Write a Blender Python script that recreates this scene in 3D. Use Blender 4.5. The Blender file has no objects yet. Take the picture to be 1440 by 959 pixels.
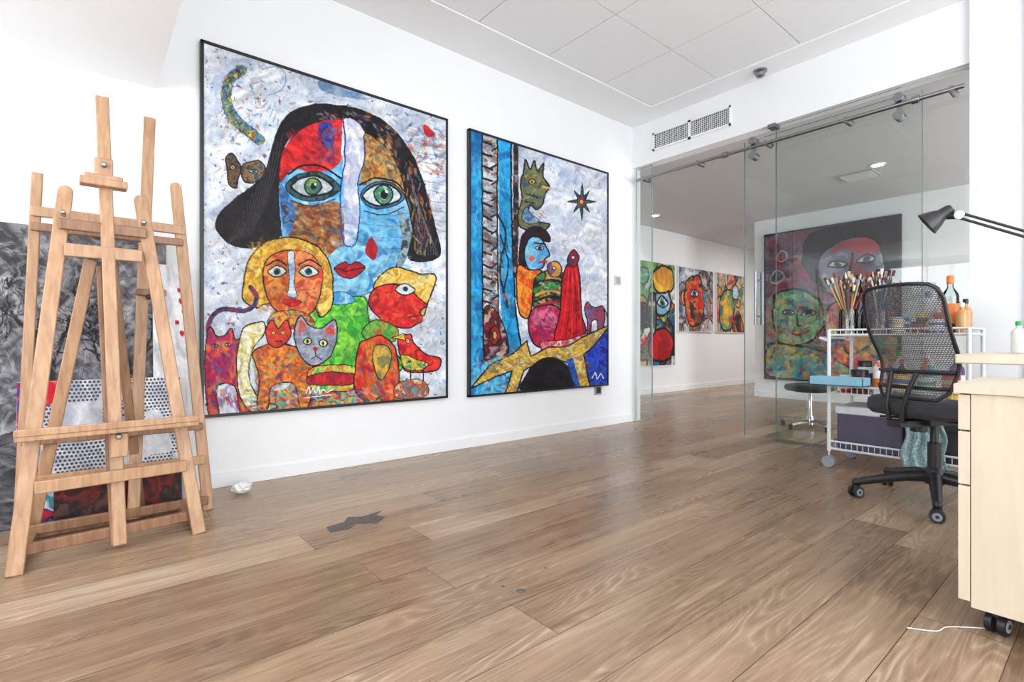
import bpy, bmesh, math, random
import numpy as np
from mathutils import Vector, Matrix
random.seed(4)
S=bpy.context.scene
S.view_settings.view_transform='Standard'
try: S.view_settings.look='None'
except Exception: pass
S.view_settings.exposure=0.27

# ------------------------------------------------------------ materials
def lin(c):
    r=[]
    for v in c[:3]:
        v=v/255.0
        r.append(v/12.92 if v<=0.04045 else ((v+0.055)/1.055)**2.4)
    return r
def newmat(n):
    m=bpy.data.materials.new(n); m.use_nodes=True
    nt=m.node_tree; b=nt.nodes['Principled BSDF']
    return m,nt,b
def mat(n,c,rough=0.5,metal=0.0,var=0.06,scale=20,bump=0.0,stretch=(1,1,1),emit=0,trans=0,coat=0):
    m,nt,b=newmat(n); N=nt.nodes; L=nt.links
    tc=N.new('ShaderNodeTexCoord'); mp=N.new('ShaderNodeMapping'); mp.inputs['Scale'].default_value=stretch
    L.new(tc.outputs['Object'],mp.inputs['Vector'])
    no=N.new('ShaderNodeTexNoise'); no.inputs['Scale'].default_value=scale; no.inputs['Detail'].default_value=4
    L.new(mp.outputs[0],no.inputs['Vector'])
    cr=N.new('ShaderNodeValToRGB'); l=lin(c)
    cr.color_ramp.elements[0].position=0.3; cr.color_ramp.elements[1].position=0.7
    cr.color_ramp.elements[0].color=[max(0,v*(1-var)) for v in l]+[1]
    cr.color_ramp.elements[1].color=[min(1,v*(1+var)) for v in l]+[1]
    L.new(no.outputs['Fac'],cr.inputs[0]); L.new(cr.outputs[0],b.inputs['Base Color'])
    b.inputs['Roughness'].default_value=rough; b.inputs['Metallic'].default_value=metal
    if coat: b.inputs['Coat Weight'].default_value=coat
    if trans: b.inputs['Transmission Weight'].default_value=trans
    if emit:
        b.inputs['Emission Color'].default_value=l+[1]; b.inputs['Emission Strength'].default_value=emit
    if bump:
        bp=N.new('ShaderNodeBump'); bp.inputs['Strength'].default_value=bump; bp.inputs['Distance'].default_value=0.01
        L.new(no.outputs['Fac'],bp.inputs['Height']); L.new(bp.outputs[0],b.inputs['Normal'])
    return m
def glassmat(n,tint,ior=1.45,rough=0.0):
    m=bpy.data.materials.new(n); m.use_nodes=True; nt=m.node_tree; N=nt.nodes; L=nt.links
    N.remove(N['Principled BSDF'])
    t=N.new('ShaderNodeBsdfTransparent'); t.inputs[0].default_value=(*tint,1)
    g=N.new('ShaderNodeBsdfGlossy'); g.inputs['Roughness'].default_value=rough
    f=N.new('ShaderNodeFresnel'); f.inputs[0].default_value=ior
    x=N.new('ShaderNodeMixShader'); L.new(f.outputs[0],x.inputs[0]); L.new(t.outputs[0],x.inputs[1]); L.new(g.outputs[0],x.inputs[2])
    L.new(x.outputs[0],N['Material Output'].inputs[0]); return m

WHITE=mat('wall_paint',(238,240,242),0.75,var=0.012,scale=3,bump=0.02)
WHITE2=mat('wall_paint_inner',(236,237,238),0.75,var=0.012,scale=3)
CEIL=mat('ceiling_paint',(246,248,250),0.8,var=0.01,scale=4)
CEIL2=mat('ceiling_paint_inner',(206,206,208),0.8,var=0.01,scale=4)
TILE=mat('acoustic_tile',(245,247,249),0.9,var=0.02,scale=120,bump=0.05)
GAP=mat('tile_gap',(140,141,143),0.9)
TRIM=mat('trim_white',(238,240,242),0.45,var=0.01)
BLACK=mat('black_frame',(18,18,20),0.4,var=0.2)
BPLAST=mat('black_plastic',(33,33,37),0.38,var=0.15,scale=40)
SEATF=mat('seat_fabric',(56,56,60),0.9,var=0.3,scale=260,bump=0.3)
STEEL=mat('brushed_steel',(145,147,150),0.3,1.0,var=0.08,scale=60)
CHROME=mat('chrome',(215,215,215),0.12,1.0,var=0.02)
WMETAL=mat('white_metal',(222,226,230),0.35,var=0.02)
RUB=mat('grey_rubber',(150,155,165),0.6)
WINF=mat('window_frame',(225,227,230),0.4,var=0.01)
GLASS=glassmat('clear_glass',(0.94,0.965,0.962))
JAR=glassmat('jar_glass',(0.86,0.92,0.92),1.5,0.02)
GEDGE=mat('glass_edge',(120,140,136),0.2)

def woodmat(n,c1,c2,sc=(1,1,1)):
    m,nt,b=newmat(n); N=nt.nodes; L=nt.links
    tc=N.new('ShaderNodeTexCoord'); mp=N.new('ShaderNodeMapping'); mp.inputs['Scale'].default_value=sc
    L.new(tc.outputs['Object'],mp.inputs[0])
    no=N.new('ShaderNodeTexNoise'); no.inputs['Scale'].default_value=6; no.inputs['Detail'].default_value=7; no.inputs['Distortion'].default_value=0.5
    L.new(mp.outputs[0],no.inputs['Vector'])
    cr=N.new('ShaderNodeValToRGB'); cr.color_ramp.elements[0].position=0.3; cr.color_ramp.elements[1].position=0.68
    cr.color_ramp.elements[0].color=lin(c1)+[1]; cr.color_ramp.elements[1].color=lin(c2)+[1]
    L.new(no.outputs['Fac'],cr.inputs[0]); L.new(cr.outputs[0],b.inputs['Base Color'])
    b.inputs['Roughness'].default_value=0.42
    bp=N.new('ShaderNodeBump'); bp.inputs['Strength'].default_value=0.08; L.new(no.outputs['Fac'],bp.inputs['Height']); L.new(bp.outputs[0],b.inputs['Normal'])
    return m
PINE=woodmat('easel_wood',(164,124,92),(194,156,120),(9,9,1.2))
PINED=woodmat('easel_wood_dark',(122,86,62),(156,118,88),(9,9,1.2))
MAPLE=woodmat('maple_veneer',(210,196,174),(221,208,186),(4,4,0.5))

def floormat():
    m,nt,b=newmat('oak_planks'); N=nt.nodes; L=nt.links
    def M(op,a,bv=None,c=None):
        n=N.new('ShaderNodeMath'); n.operation=op
        for i,v in enumerate((a,bv,c)):
            if v is None: continue
            if isinstance(v,(int,float)): n.inputs[i].default_value=v
            else: L.new(v,n.inputs[i])
        return n.outputs[0]
    def comb(x,y,z):
        n=N.new('ShaderNodeCombineXYZ')
        for i,v in enumerate((x,y,z)):
            if isinstance(v,(int,float)): n.inputs[i].default_value=v
            else: L.new(v,n.inputs[i])
        return n.outputs[0]
    tc=N.new('ShaderNodeTexCoord'); sp=N.new('ShaderNodeSeparateXYZ'); L.new(tc.outputs['Object'],sp.inputs[0])
    x,y=sp.outputs[0],sp.outputs[1]
    W=0.20; LEN=2.2
    yr=M('DIVIDE',y,W); row=M('FLOOR',yr); fy=M('FRACT',yr)
    wn=N.new('ShaderNodeTexWhiteNoise'); wn.noise_dimensions='1D'; L.new(row,wn.inputs['W'])
    xs=M('ADD',M('DIVIDE',x,LEN),wn.outputs['Value']); col=M('FLOOR',xs); fx=M('FRACT',xs)
    wn2=N.new('ShaderNodeTexWhiteNoise'); wn2.noise_dimensions='2D'; L.new(comb(row,col,0),wn2.inputs['Vector'])
    rnd=wn2.outputs['Value']
    dy=M('MULTIPLY',M('MINIMUM',fy,M('SUBTRACT',1.0,fy)),W)
    dx=M('MULTIPLY',M('MINIMUM',fx,M('SUBTRACT',1.0,fx)),LEN)
    gap=M('LESS_THAN',M('MINIMUM',dy,dx),0.0012)
    off=M('MULTIPLY',rnd,37.0)
    n1=N.new('ShaderNodeTexNoise'); n1.inputs['Scale'].default_value=1; n1.inputs['Detail'].default_value=6; n1.inputs['Distortion'].default_value=0.2; n1.inputs['Roughness'].default_value=0.6
    L.new(comb(M('ADD',M('MULTIPLY',x,1.8),off),M('MULTIPLY',y,40.0),off),n1.inputs['Vector'])
    n4=N.new('ShaderNodeTexNoise'); n4.inputs['Scale'].default_value=1; n4.inputs['Detail'].default_value=3
    L.new(comb(M('ADD',M('MULTIPLY',x,12.0),off),M('MULTIPLY',y,220.0),off),n4.inputs['Vector'])
    n2=N.new('ShaderNodeTexNoise'); n2.inputs['Scale'].default_value=1; n2.inputs['Detail'].default_value=2; n2.inputs['Distortion'].default_value=0.1; n2.inputs['Roughness'].default_value=0.35
    L.new(comb(M('ADD',M('MULTIPLY',x,0.75),off),M('MULTIPLY',y,7.0),off),n2.inputs['Vector'])
    rg=M('FRACT',M('MULTIPLY',n2.outputs['Fac'],34.0))
    rg=M('ABSOLUTE',M('SUBTRACT',rg,0.5))
    rg=M('POWER',M('MULTIPLY',rg,2.0),2.0)
    n3=N.new('ShaderNodeTexNoise'); n3.inputs['Scale'].default_value=1.3; n3.inputs['Detail'].default_value=4
    L.new(comb(x,M('MULTIPLY',y,2.0),off),n3.inputs['Vector'])
    n5=N.new('ShaderNodeTexNoise'); n5.inputs['Scale'].default_value=1; n5.inputs['Detail'].default_value=2
    L.new(comb(M('MULTIPLY',x,1.6),M('MULTIPLY',y,6.0),off),n5.inputs['Vector'])
    fig=M('MULTIPLY',M('SUBTRACT',n5.outputs['Fac'],0.34),1.6); fig=M('MINIMUM',M('MAXIMUM',fig,0.0),0.6)
    msk=M('MULTIPLY',M('SUBTRACT',rg,0.30),M('MULTIPLY',fig,0.42))
    v=M('ADD',M('MULTIPLY',n1.outputs['Fac'],0.58),0.14)
    v=M('ADD',v,msk)
    v=M('ADD',v,M('MULTIPLY',M('SUBTRACT',n4.outputs['Fac'],0.5),0.24))
    v=M('ADD',v,M('MULTIPLY',M('SUBTRACT',rnd,0.5),0.22))
    v=M('ADD',v,M('MULTIPLY',M('SUBTRACT',n3.outputs['Fac'],0.5),0.60))
    cr=N.new('ShaderNodeValToRGB'); e=cr.color_ramp.elements
    e[0].position=0.10; e[0].color=lin((98,77,59))+[1]
    e[1].position=0.80; e[1].color=lin((200,181,158))+[1]
    a=e.new(0.32); a.color=lin((134,109,87))+[1]
    a=e.new(0.52); a.color=lin((163,137,112))+[1]
    L.new(v,cr.inputs[0])
    mx=N.new('ShaderNodeMix'); mx.data_type='RGBA'; L.new(gap,mx.inputs[0]); L.new(cr.outputs[0],mx.inputs[6]); mx.inputs[7].default_value=lin((84,64,50))+[1]
    # small dark paint flecks
    sn=N.new('ShaderNodeTexVoronoi'); sn.inputs['Scale'].default_value=3.2; L.new(tc.outputs['Object'],sn.inputs['Vector'])
    sk=M('MULTIPLY',M('LESS_THAN',sn.outputs['Distance'],0.016),0.65)
    mx2=N.new('ShaderNodeMix'); mx2.data_type='RGBA'; L.new(sk,mx2.inputs[0]); L.new(mx.outputs[2],mx2.inputs[6]); mx2.inputs[7].default_value=lin((80,76,76))+[1]
    L.new(mx2.outputs[2],b.inputs['Base Color'])
    L.new(M('ADD',M('MULTIPLY',n1.outputs['Fac'],0.22),M('MULTIPLY',n3.outputs['Fac'],0.38)),b.inputs['Roughness'])
    b.inputs['Specular IOR Level'].default_value=.42
    bp=N.new('ShaderNodeBump'); bp.inputs['Strength'].default_value=0.12; bp.inputs['Distance'].default_value=0.004
    L.new(M('SUBTRACT',n1.outputs['Fac'],gap),bp.inputs['Height']); L.new(bp.outputs[0],b.inputs['Normal'])
    return m
FLOOR=floormat()

# ------------------------------------------------------------ mesh builder
def link(o): S.collection.objects.link(o); return o
class MB:
    def __init__(s,name): s.name=name; s.bm=bmesh.new(); s.mats=[]
    def mi(s,m):
        if m not in s.mats: s.mats.append(m)
        return s.mats.index(m)
    def _set(s,verts,m):
        i=s.mi(m); fs=set()
        for v in verts:
            for f in v.link_faces: fs.add(f)
        for f in fs: f.material_index=i
    def box(s,a,b,m):
        c=[(a[i]+b[i])/2 for i in range(3)]; d=[abs(b[i]-a[i]) for i in range(3)]
        r=bmesh.ops.create_cube(s.bm,size=1,matrix=Matrix.Translation(c)@Matrix.Diagonal((*d,1)))
        s._set(r['verts'],m); return s
    def beam(s,p,q,w,d,m,face=(0,-1,0)):
        p=Vector(p);q=Vector(q); z=(q-p); L=z.length; z.normalize()
        f=Vector(face); x=f.cross(z)
        if x.length<1e-4: x=Vector((1,0,0)).cross(z)
        x.normalize(); y=z.cross(x)
        R=Matrix((x,y,z)).transposed().to_4x4()
        r=bmesh.ops.create_cube(s.bm,size=1,matrix=Matrix.Translation((p+q)/2)@R@Matrix.Diagonal((w,d,L,1)))
        s._set(r['verts'],m); return s
    def cyl(s,p,q,r1,m,r2=None,seg=20):
        p=Vector(p);q=Vector(q); z=q-p; L=z.length
        R=z.to_track_quat('Z','Y').to_matrix().to_4x4()
        r=bmesh.ops.create_cone(s.bm,cap_ends=True,segments=seg,radius1=r1,radius2=r1 if r2 is None else r2,depth=L,matrix=Matrix.Translation((p+q)/2)@R)
        s._set(r['verts'],m); return s
    def sph(s,c,r,m,sc=(1,1,1),seg=16):
        q=bmesh.ops.create_uvsphere(s.bm,u_segments=seg,v_segments=seg//2+2,radius=r,matrix=Matrix.Translation(c)@Matrix.Diagonal((*sc,1)))
        s._set(q['verts'],m); return s
    def lathe(s,o,prof,m,seg=24,R=None):
        o=Vector(o); R=R or Matrix.Identity(3); rings=[]; i=s.mi(m)
        for r,z in prof:
            rings.append([s.bm.verts.new(o+R@Vector((r*math.cos(2*math.pi*k/seg),r*math.sin(2*math.pi*k/seg),z))) for k in range(seg)])
        for a,b in zip(rings,rings[1:]):
            for k in range(seg):
                f=s.bm.faces.new((a[k],a[(k+1)%seg],b[(k+1)%seg],b[k])); f.material_index=i
        return s
    def tube(s,pts,r,m,seg=8,closed=False):
        P=[Vector(p) for p in pts]; n=len(P); rings=[]; i=s.mi(m); up=None
        for k in range(n):
            if closed: t=P[(k+1)%n]-P[k-1]
            else: t=P[min(k+1,n-1)]-P[max(k-1,0)]
            t.normalize()
            if up is None:
                up=Vector((0,0,1)) if abs(t.z)<0.9 else Vector((1,0,0))
            x=up.cross(t); x.normalize(); y=t.cross(x); up=y
            rings.append([s.bm.verts.new(P[k]+r*(math.cos(2*math.pi*j/seg)*x+math.sin(2*math.pi*j/seg)*y)) for j in range(seg)])
        rng=range(n) if closed else range(n-1)
        for k in rng:
            a=rings[k]; b=rings[(k+1)%n]
            for j in range(seg):
                f=s.bm.faces.new((a[j],a[(j+1)%seg],b[(j+1)%seg],b[j])); f.material_index=i
        if not closed:
            for a in (rings[0],rings[-1]):
                try: f=s.bm.faces.new(a); f.material_index=i
                except Exception: pass
        return s
    def done(s,bevel=0,loc=None,rotz=0,parent=None,solid=0):
        bmesh.ops.recalc_face_normals(s.bm,faces=s.bm.faces)
        me=bpy.data.meshes.new(s.name); s.bm.to_mesh(me); s.bm.free()
        for m in s.mats: me.materials.append(m)
        for p in me.polygons: p.use_smooth=True
        me.set_sharp_from_angle(angle=math.radians(35))
        o=link(bpy.data.objects.new(s.name,me))
        if loc: o.location=loc
        o.rotation_euler[2]=rotz
        if solid:
            k=o.modifiers.new('s','SOLIDIFY'); k.thickness=solid
        if bevel:
            k=o.modifiers.new('b','BEVEL'); k.width=bevel; k.segments=2; k.limit_method='ANGLE'; k.angle_limit=math.radians(40)
        if parent: o.parent=parent
        return o
def empty(name,loc=(0,0,0)):
    e=bpy.data.objects.new(name,None); e.empty_display_size=0.1; e.location=loc; return link(e)
def boxobj(name,a,b,m,bevel=0):
    c=[(a[i]+b[i])/2 for i in range(3)]
    mb=MB(name); mb.box([a[i]-c[i] for i in range(3)],[b[i]-c[i] for i in range(3)],m)
    return mb.done(bevel,loc=c)

# ------------------------------------------------------------ room shell
YW=3.19; XG=4.22; H=2.927; GT=2.524; GB=0.64
WX=-1.6; SY=-3.2; XE=10.2; YN=4.66
fl=MB('floor'); fl.box((WX-.12,SY-.12,-.1),(XE+.1,YN+.12,0),FLOOR); fl.done()
boxobj('wall_north',(WX-.12,YW,0),(XG,YW+.12,H+.1),WHITE)
boxobj('wall_inner_north',(XG,YN,0),(XE+.1,YN+.12,H+.1),WHITE2)
mb=MB('wall_east')
mb.box((XG,SY-.12,0),(XG+.12,GB,H+.1),WHITE)
mb.box((XG,GB,GT),(XG+.12,YW-.0,H+.1),WHITE)
mb.box((XG,YW,0),(XG+.12,YN,H+.1),WHITE)
mb.box((XG-.03,0.43,0),(XG,GB,H-.001),WHITE)
mb.done()
boxobj('blue_grey_panel',(XG-.02,-1.4,.30),(XG-.008,.40,H-.06),mat('panel_blue_grey',(206,214,222),.85,var=.02,scale=60))  # thin pale blue-grey sheet in front of the east wall
mb=MB('wall_inner_east'); mb.box((7.48,SY,0),(7.60,3.5,2.6),WHITE2); mb.done()
boxobj('wall_corridor_end',(XE,SY-.12,0),(XE+.1,YN,2.6),WHITE2)
mb=MB('wall_west')
wy0,wy1,wz0,wz1=-0.6,2.55,0.85,2.02
mb.box((WX-.12,SY-.12,0),(WX,YW,wz0),WHITE); mb.box((WX-.12,SY-.12,wz1),(WX,YW,H+.1),WHITE)
mb.box((WX-.12,SY-.12,wz0),(WX,wy0,wz1),WHITE); mb.box((WX-.12,wy1,wz0),(WX,YW,wz1),WHITE); mb.done()
mb=MB('window_1')
n=4
for k in range(n+1):
    y=wy0+(wy1-wy0)*k/n; mb.box((WX-.09,y-.025,wz0),(WX-.03,y+.025,wz1),WINF)
for z in (wz0+.02,wz1-.02): mb.box((WX-.09,wy0,z-.025),(WX-.03,wy1,z+.025),WINF)
mb.done(0.004)
mb=MB('wall_south')
sx0,sx1,sz0,sz1=-1.1,3.8,0.25,2.6
mb.box((WX,SY-.12,0),(XG,SY,sz0),WHITE); mb.box((WX,SY-.12,sz1),(XG,SY,H+.1),WHITE)
mb.box((WX,SY-.12,sz0),(sx0,SY,sz1),WHITE); mb.box((sx1,SY-.12,sz0),(XG,SY,sz1),WHITE); mb.done()
mb=MB('window_2')
for k in range(6):
    x=sx0+(sx1-sx0)*k/5; mb.box((x-.03,SY-.1,sz0),(x+.03,SY-.04,sz1),WINF)
for z in (sz0+.02,sz1-.02): mb.box((sx0,SY-.1,z-.03),(sx1,SY-.04,z+.03),WINF)
mb.done(0.004)
mb=MB('wall_inner_south')
mb.box((XG+.12,SY-.12,0),(XE,SY,.3),WHITE2); mb.box((XG+.12,SY-.12,2.3),(XE,SY,2.6),WHITE2)
mb.box((XG+.12,SY-.12,.3),(4.7,SY,2.3),WHITE2); mb.box((7.2,SY-.12,.3),(XE,SY,2.3),WHITE2); mb.done()
mb=MB('added_inner_window')  # unseen window, added where the inner room fill shines in
for k in range(4):
    x=4.7+2.5*k/3; mb.box((x-.03,SY-.1,.3),(x+.03,SY-.04,2.3),WINF)
mb.done()
mb=MB('ceiling')
mb.box((WX-.12,SY-.12,H+.02),(XG+.12,YW+.12,H+.1),GAP)
tx0,tx1,ty0,ty1=0.1,3.97,-2.28,2.80
mb.box((WX,SY,H),(tx0,YW,H+.03),CEIL); mb.box((tx1,SY,H),(XG,YW,H+.03),CEIL)
mb.box((tx0,ty1,H),(tx1,YW,H+.03),CEIL); mb.box((tx0,SY,H),(tx1,ty0,H+.03),CEIL)
p=0.645
nx=6; ny=8
for i in range(nx):
    for j in range(ny):
        x1=tx1-.007-i*p; y1=ty1-.007-j*(5.08/8)
        mb.box((max(x1-p+.007,tx0+.004),y1-5.08/8+.007,H+.010),(x1,y1,H+.024),TILE)
mb.done()
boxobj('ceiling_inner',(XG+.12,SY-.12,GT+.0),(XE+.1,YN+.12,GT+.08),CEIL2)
boxobj('ceiling_soffit',(WX,1.3,2.09),(0.284,YW,H),CEIL)
boxobj('baseboard_north',(0.2,YW-.012,0.0),(XG,YW,.075),TRIM,0.002)
boxobj('baseboard_inner_north',(XG+.12,YN-.012,0),(XE,YN,.09),TRIM,0.002)
boxobj('baseboard_inner_east',(7.468,SY,0),(7.48,3.5,.09),TRIM,0.002)

# ------------------------------------------------------------ glass partition
mb=MB('glass_partition')
mb.box((XG+.045,3.0,.01),(XG+.055,YW-.002,GT),GLASS)
mb.box((XG+.045,GB,.01),(XG+.055,1.824,GT),GLASS)
mb.box((XG+.043,2.996,.01),(XG+.057,3.0,GT),GEDGE)
mb.box((XG+.043,1.824,.01),(XG+.057,1.828,GT),GEDGE)
mb.box((XG+.03,GB,0),(XG+.07,1.83,.014),STEEL)
mb.done()
e=empty('sliding_glass_door',(XG-.02,1.46,0))
def attach(o,e): o.parent=e; o.matrix_parent_inverse=Matrix.Translation(e.location).inverted()
mb=MB('door_glass'); mb.box((XG-.020,.875,.02),(XG-.010,2.053,2.44),GLASS)
mb.box((XG-.022,2.050,.02),(XG-.008,2.053,2.44),GEDGE); mb.box((XG-.022,.875,.02),(XG-.008,.878,2.44),GEDGE); attach(mb.done(),e)
mb=MB('door_rail')
mb.cyl((XG-.06,.66,2.37),(XG-.06,3.10,2.37),.015,STEEL)
for y in (.72,1.30,1.86,2.45,3.03):
    mb.cyl((XG-.07,y,2.37),(XG+.045,y,2.37),.020,STEEL)
for y in (1.96,.99):
    for dz in (.045,-.075): mb.cyl((XG-.085,y,2.37+dz),(XG-.01,y,2.37+dz),.030,STEEL)
    mb.beam((XG-.05,y,2.28),(XG-.05,y,2.43),.03,.012,STEEL,face=(-1,0,0))
for y in (.90,2.2): mb.cyl((XG-.06,y-.02,2.37),(XG-.06,y+.02,2.37),.026,STEEL)
mb.box((XG-.03,1.80,GT-.03),(XG+.06,1.86,GT+.0),STEEL)
attach(mb.done(0.002),e)
mb=MB('door_handle')
for s_ in (-1,1):
    xx=XG-.015+s_*.055
    mb.cyl((xx,1.935,.93),(xx,1.935,1.36),.012,STEEL)
for z in (1.0,1.29): mb.cyl((XG-.07,1.935,z),(XG+.04,1.935,z),.008,STEEL)
attach(mb.done(),e)

# vent grille
mb=MB('air_vent_grille')
y0,y1,z0,z1=2.17,2.95,2.628,2.797
DKG=mat('vent_dark',(52,52,54),0.8)
mb.box((XG-.006,y0+.02,z0+.02),(XG-.001,y1-.02,z1-.02),DKG)
for a,b in (((y0,z0),(y1,z0+.018)),((y0,z1-.018),(y1,z1)),((y0,z0),(y0+.018,z1)),((y1-.018,z0),(y1,z1)),(((y0+y1)/2-.014,z0),((y0+y1)/2+.014,z1))):
    mb.box((XG-.014,a[0],a[1]),(XG-.001,b[0],b[1]),TRIM)
k=y0+.03
while k<y1-.03:
    mb.box((XG-.009,k,z0+.016),(XG-.006,k+.004,z1-.016),TRIM); k+=.0185
for i in range(1,8):
    z=z0+.014+i*.0165; mb.box((XG-.009,y0+.02,z),(XG-.006,y1-.02,z+.004),TRIM)
mb.done()
mb=MB('smoke_detector')
mb.lathe((4.09,1.87,H-.001),[(0,0),(.05,0),(.05,-.012),(.036,-.02),(.032,-.045),(.018,-.055),(0,-.056)],STEEL); mb.done()
mb=MB('light_switch'); mb.box((3.93,YW-.012,1.34),(4.02,YW,1.43),mat('switch_plate',(205,205,207),.4)); mb.box((3.945,YW-.016,1.355),(4.005,YW-.012,1.415),mat('switch_key',(165,165,168),.4)); mb.done(.002)
mb=MB('wall_outlet'); mb.box((3.64,YW-.012,.30),(3.73,YW,.385),mat('outlet_grey',(150,150,150),.4)); mb.box((3.655,YW-.015,.315),(3.715,YW-.012,.37),BLACK); mb.done(.002)
for x,y in ((5.96,1.59),(6.02,4.18),(5.96,-.8)):
    mb=MB('recessed_downlight')
    mb.lathe((x,y,GT),[(.07,0),(.07,-.008),(.052,-.010),(.048,0)],TRIM)
    mb.lathe((x,y,GT-.004),[(.0,0),(.048,0)],mat('lamp_disc',(255,246,230),.5,emit=14)); mb.done()
mb=MB('ceiling_vent'); mb.box((6.05,1.66,GT-.012),(6.35,1.98,GT),mat('vent_grey',(170,170,172),.6))
for i in range(6): mb.box((6.07+i*.045,1.68,GT-.018),(6.095+i*.045,1.96,GT-.012),TRIM)
mb.done()

# ------------------------------------------------------------ painted canvases
def vnoise(X,Y,s,seed):
    G=np.random.RandomState(seed).rand(64,64); x=X/s+1000.3; y=Y/s+1000.7
    xi=np.floor(x).astype(int); yi=np.floor(y).astype(int); fx=x-xi; fy=y-yi
    fx=fx*fx*(3-2*fx); fy=fy*fy*(3-2*fy); a=xi%64;b=yi%64;a1=(xi+1)%64;b1=(yi+1)%64
    return (G[a,b]*(1-fx)+G[a1,b]*fx)*(1-fy)+(G[a,b1]*(1-fx)+G[a1,b1]*fx)*fy
def fbm(X,Y,s,seed,o=4,g=.5):
    r=0;w=1;t=0
    for k in range(o):
        c,q=math.cos(.9*k),math.sin(.9*k)
        r=r+w*vnoise(X*c-Y*q,X*q+Y*c,s/(2**k),seed+k*17); t+=w; w*=g
    return r/t
def smoothp(pts,closed=True,n=6):
    P=[np.array(p,float) for p in pts]; out=[]; N=len(P)
    rng=range(N) if closed else range(N-1)
    for i in rng:
        if closed: a,b,c,d=P[i-1],P[i],P[(i+1)%N],P[(i+2)%N]
        else: a,b,c,d=P[max(i-1,0)],P[i],P[i+1],P[min(i+2,N-1)]
        for k in range(n):
            t=k/n; out.append(.5*((2*b)+(c-a)*t+(2*a-5*b+4*c-d)*t*t+(3*b-a-3*c+d)*t**3))
    if not closed: out.append(P[-1])
    return out
class Art:
    def __init__(s,nu,nv,quad,seed=1,warp=2.0,ws=14):
        s.nu,s.nv=nu,nv; s.seed=seed
        A=[];B=[]
        for (u,v),(x,y) in zip(((0,0),(1,0),(1,1),(0,1)),quad):
            A.append([u,v,1,0,0,0,-u*x,-v*x]);B.append(x);A.append([0,0,0,u,v,1,-u*y,-v*y]);B.append(y)
        h=np.linalg.solve(np.array(A,float),np.array(B,float))
        U,V=np.meshgrid(np.linspace(0,1,nu),np.linspace(0,1,nv))
        w=h[6]*U+h[7]*V+1; s.X0=(h[0]*U+h[1]*V+h[2])/w; s.Y0=(h[3]*U+h[4]*V+h[5])/w
        s.X=s.X0+(fbm(s.X0,s.Y0,ws,seed+5)-.5)*warp*2; s.Y=s.Y0+(fbm(s.X0,s.Y0,ws,seed+9)-.5)*warp*2
        s.C=np.zeros((nv,nu,3)); s.k=seed*100; s.rr=random.Random(seed)
        s.x0,s.x1,s.y0,s.y1=s.X0.min(),s.X0.max(),s.Y0.min(),s.Y0.max()
    def mott(s,mask,cols,sc=12,sharp=.25,alpha=1.0):
        if isinstance(cols[0],(int,float)): cols=[cols]
        s.k+=7; n=len(cols)
        X=s.X0[mask];Y=s.Y0[mask]
        if X.size==0: return
        wx=(fbm(X,Y,sc*.9,s.k+31,2)-.5)*sc*1.6; wy=(fbm(X,Y,sc*.9,s.k+37,2)-.5)*sc*1.6
        if n==1: c=np.tile(np.array(cols[0],float),(X.size,1))
        else:
            f=fbm(X+wx,Y+wy,sc,s.k,3,.42); t=np.clip((f-.25)/.5,0,.9999)*(n-1); i=t.astype(int); fr=t-i
            fr=np.clip((fr-.5)*(1+2*sharp)+.5,0,1)[:,None]; P=np.array(cols,float)
            c=P[i]*(1-fr)+P[np.minimum(i+1,n-1)]*fr
        th=(s.k*1.37)%3.14; cu,sv=math.cos(th),math.sin(th)
        xs=X+wx*.6; ys=Y+wy*.6; u=xs*cu+ys*sv; v=-xs*sv+ys*cu
        br=1+(fbm(u,v*4.0,max(sc,7),s.k+3,2)-.5)*.30+(fbm(X,Y,sc*1.5,s.k+5,2)-.5)*.22
        s.C[mask]=s.C[mask]*(1-alpha)+np.clip(c*br[:,None],0,255)*alpha
    def dabs(s,n,L,w,cols=None,alpha=.4,box=None,ang=None,gain=None):
        """short loose brush strokes; cols -> paint, gain -> lighten / darken what is there"""
        rr=s.rr; b=box or (s.x0,s.y0,s.x1,s.y1)
        for k in range(n):
            cx,cy=rr.uniform(b[0],b[2]),rr.uniform(b[1],b[3]); a=ang+rr.uniform(-.5,.5) if ang is not None else rr.uniform(0,3.14)
            l=L*rr.uniform(.5,1.2)/2; ww=w*rr.uniform(.5,1.2)/2; R=l+ww
            row=s.X0[s.nv//2]; i0=max(np.searchsorted(row,cx-R)-4,0); i1=min(np.searchsorted(row,cx+R)+4,s.nu)
            if i1<=i0: continue
            colv=s.Y0[:,(i0+i1)//2 if (i0+i1)//2<s.nu else s.nu-1]; j0=max(np.searchsorted(colv,cy-R)-4,0); j1=min(np.searchsorted(colv,cy+R)+4,s.nv)
            if j1<=j0: continue
            x=s.X[j0:j1,i0:i1]-cx; y=s.Y[j0:j1,i0:i1]-cy
            u=x*math.cos(a)+y*math.sin(a); v=-x*math.sin(a)+y*math.cos(a)+ (u/l)**2*rr.uniform(-1,1)*ww
            m=np.clip(1.2-np.maximum(np.abs(u)/l,np.abs(v)/ww),0,.5)*2
            m=m*(.6+.4*np.sin(v*6.0/max(ww,.4)))*alpha
            m=np.clip(m,0,1)[...,None]; C=s.C[j0:j1,i0:i1]
            if cols: C[:]=C*(1-m)+np.array(rr.choice(cols),float)*m
            else: C[:]=C*(1+m*(rr.choice(gain)-1))
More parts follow.
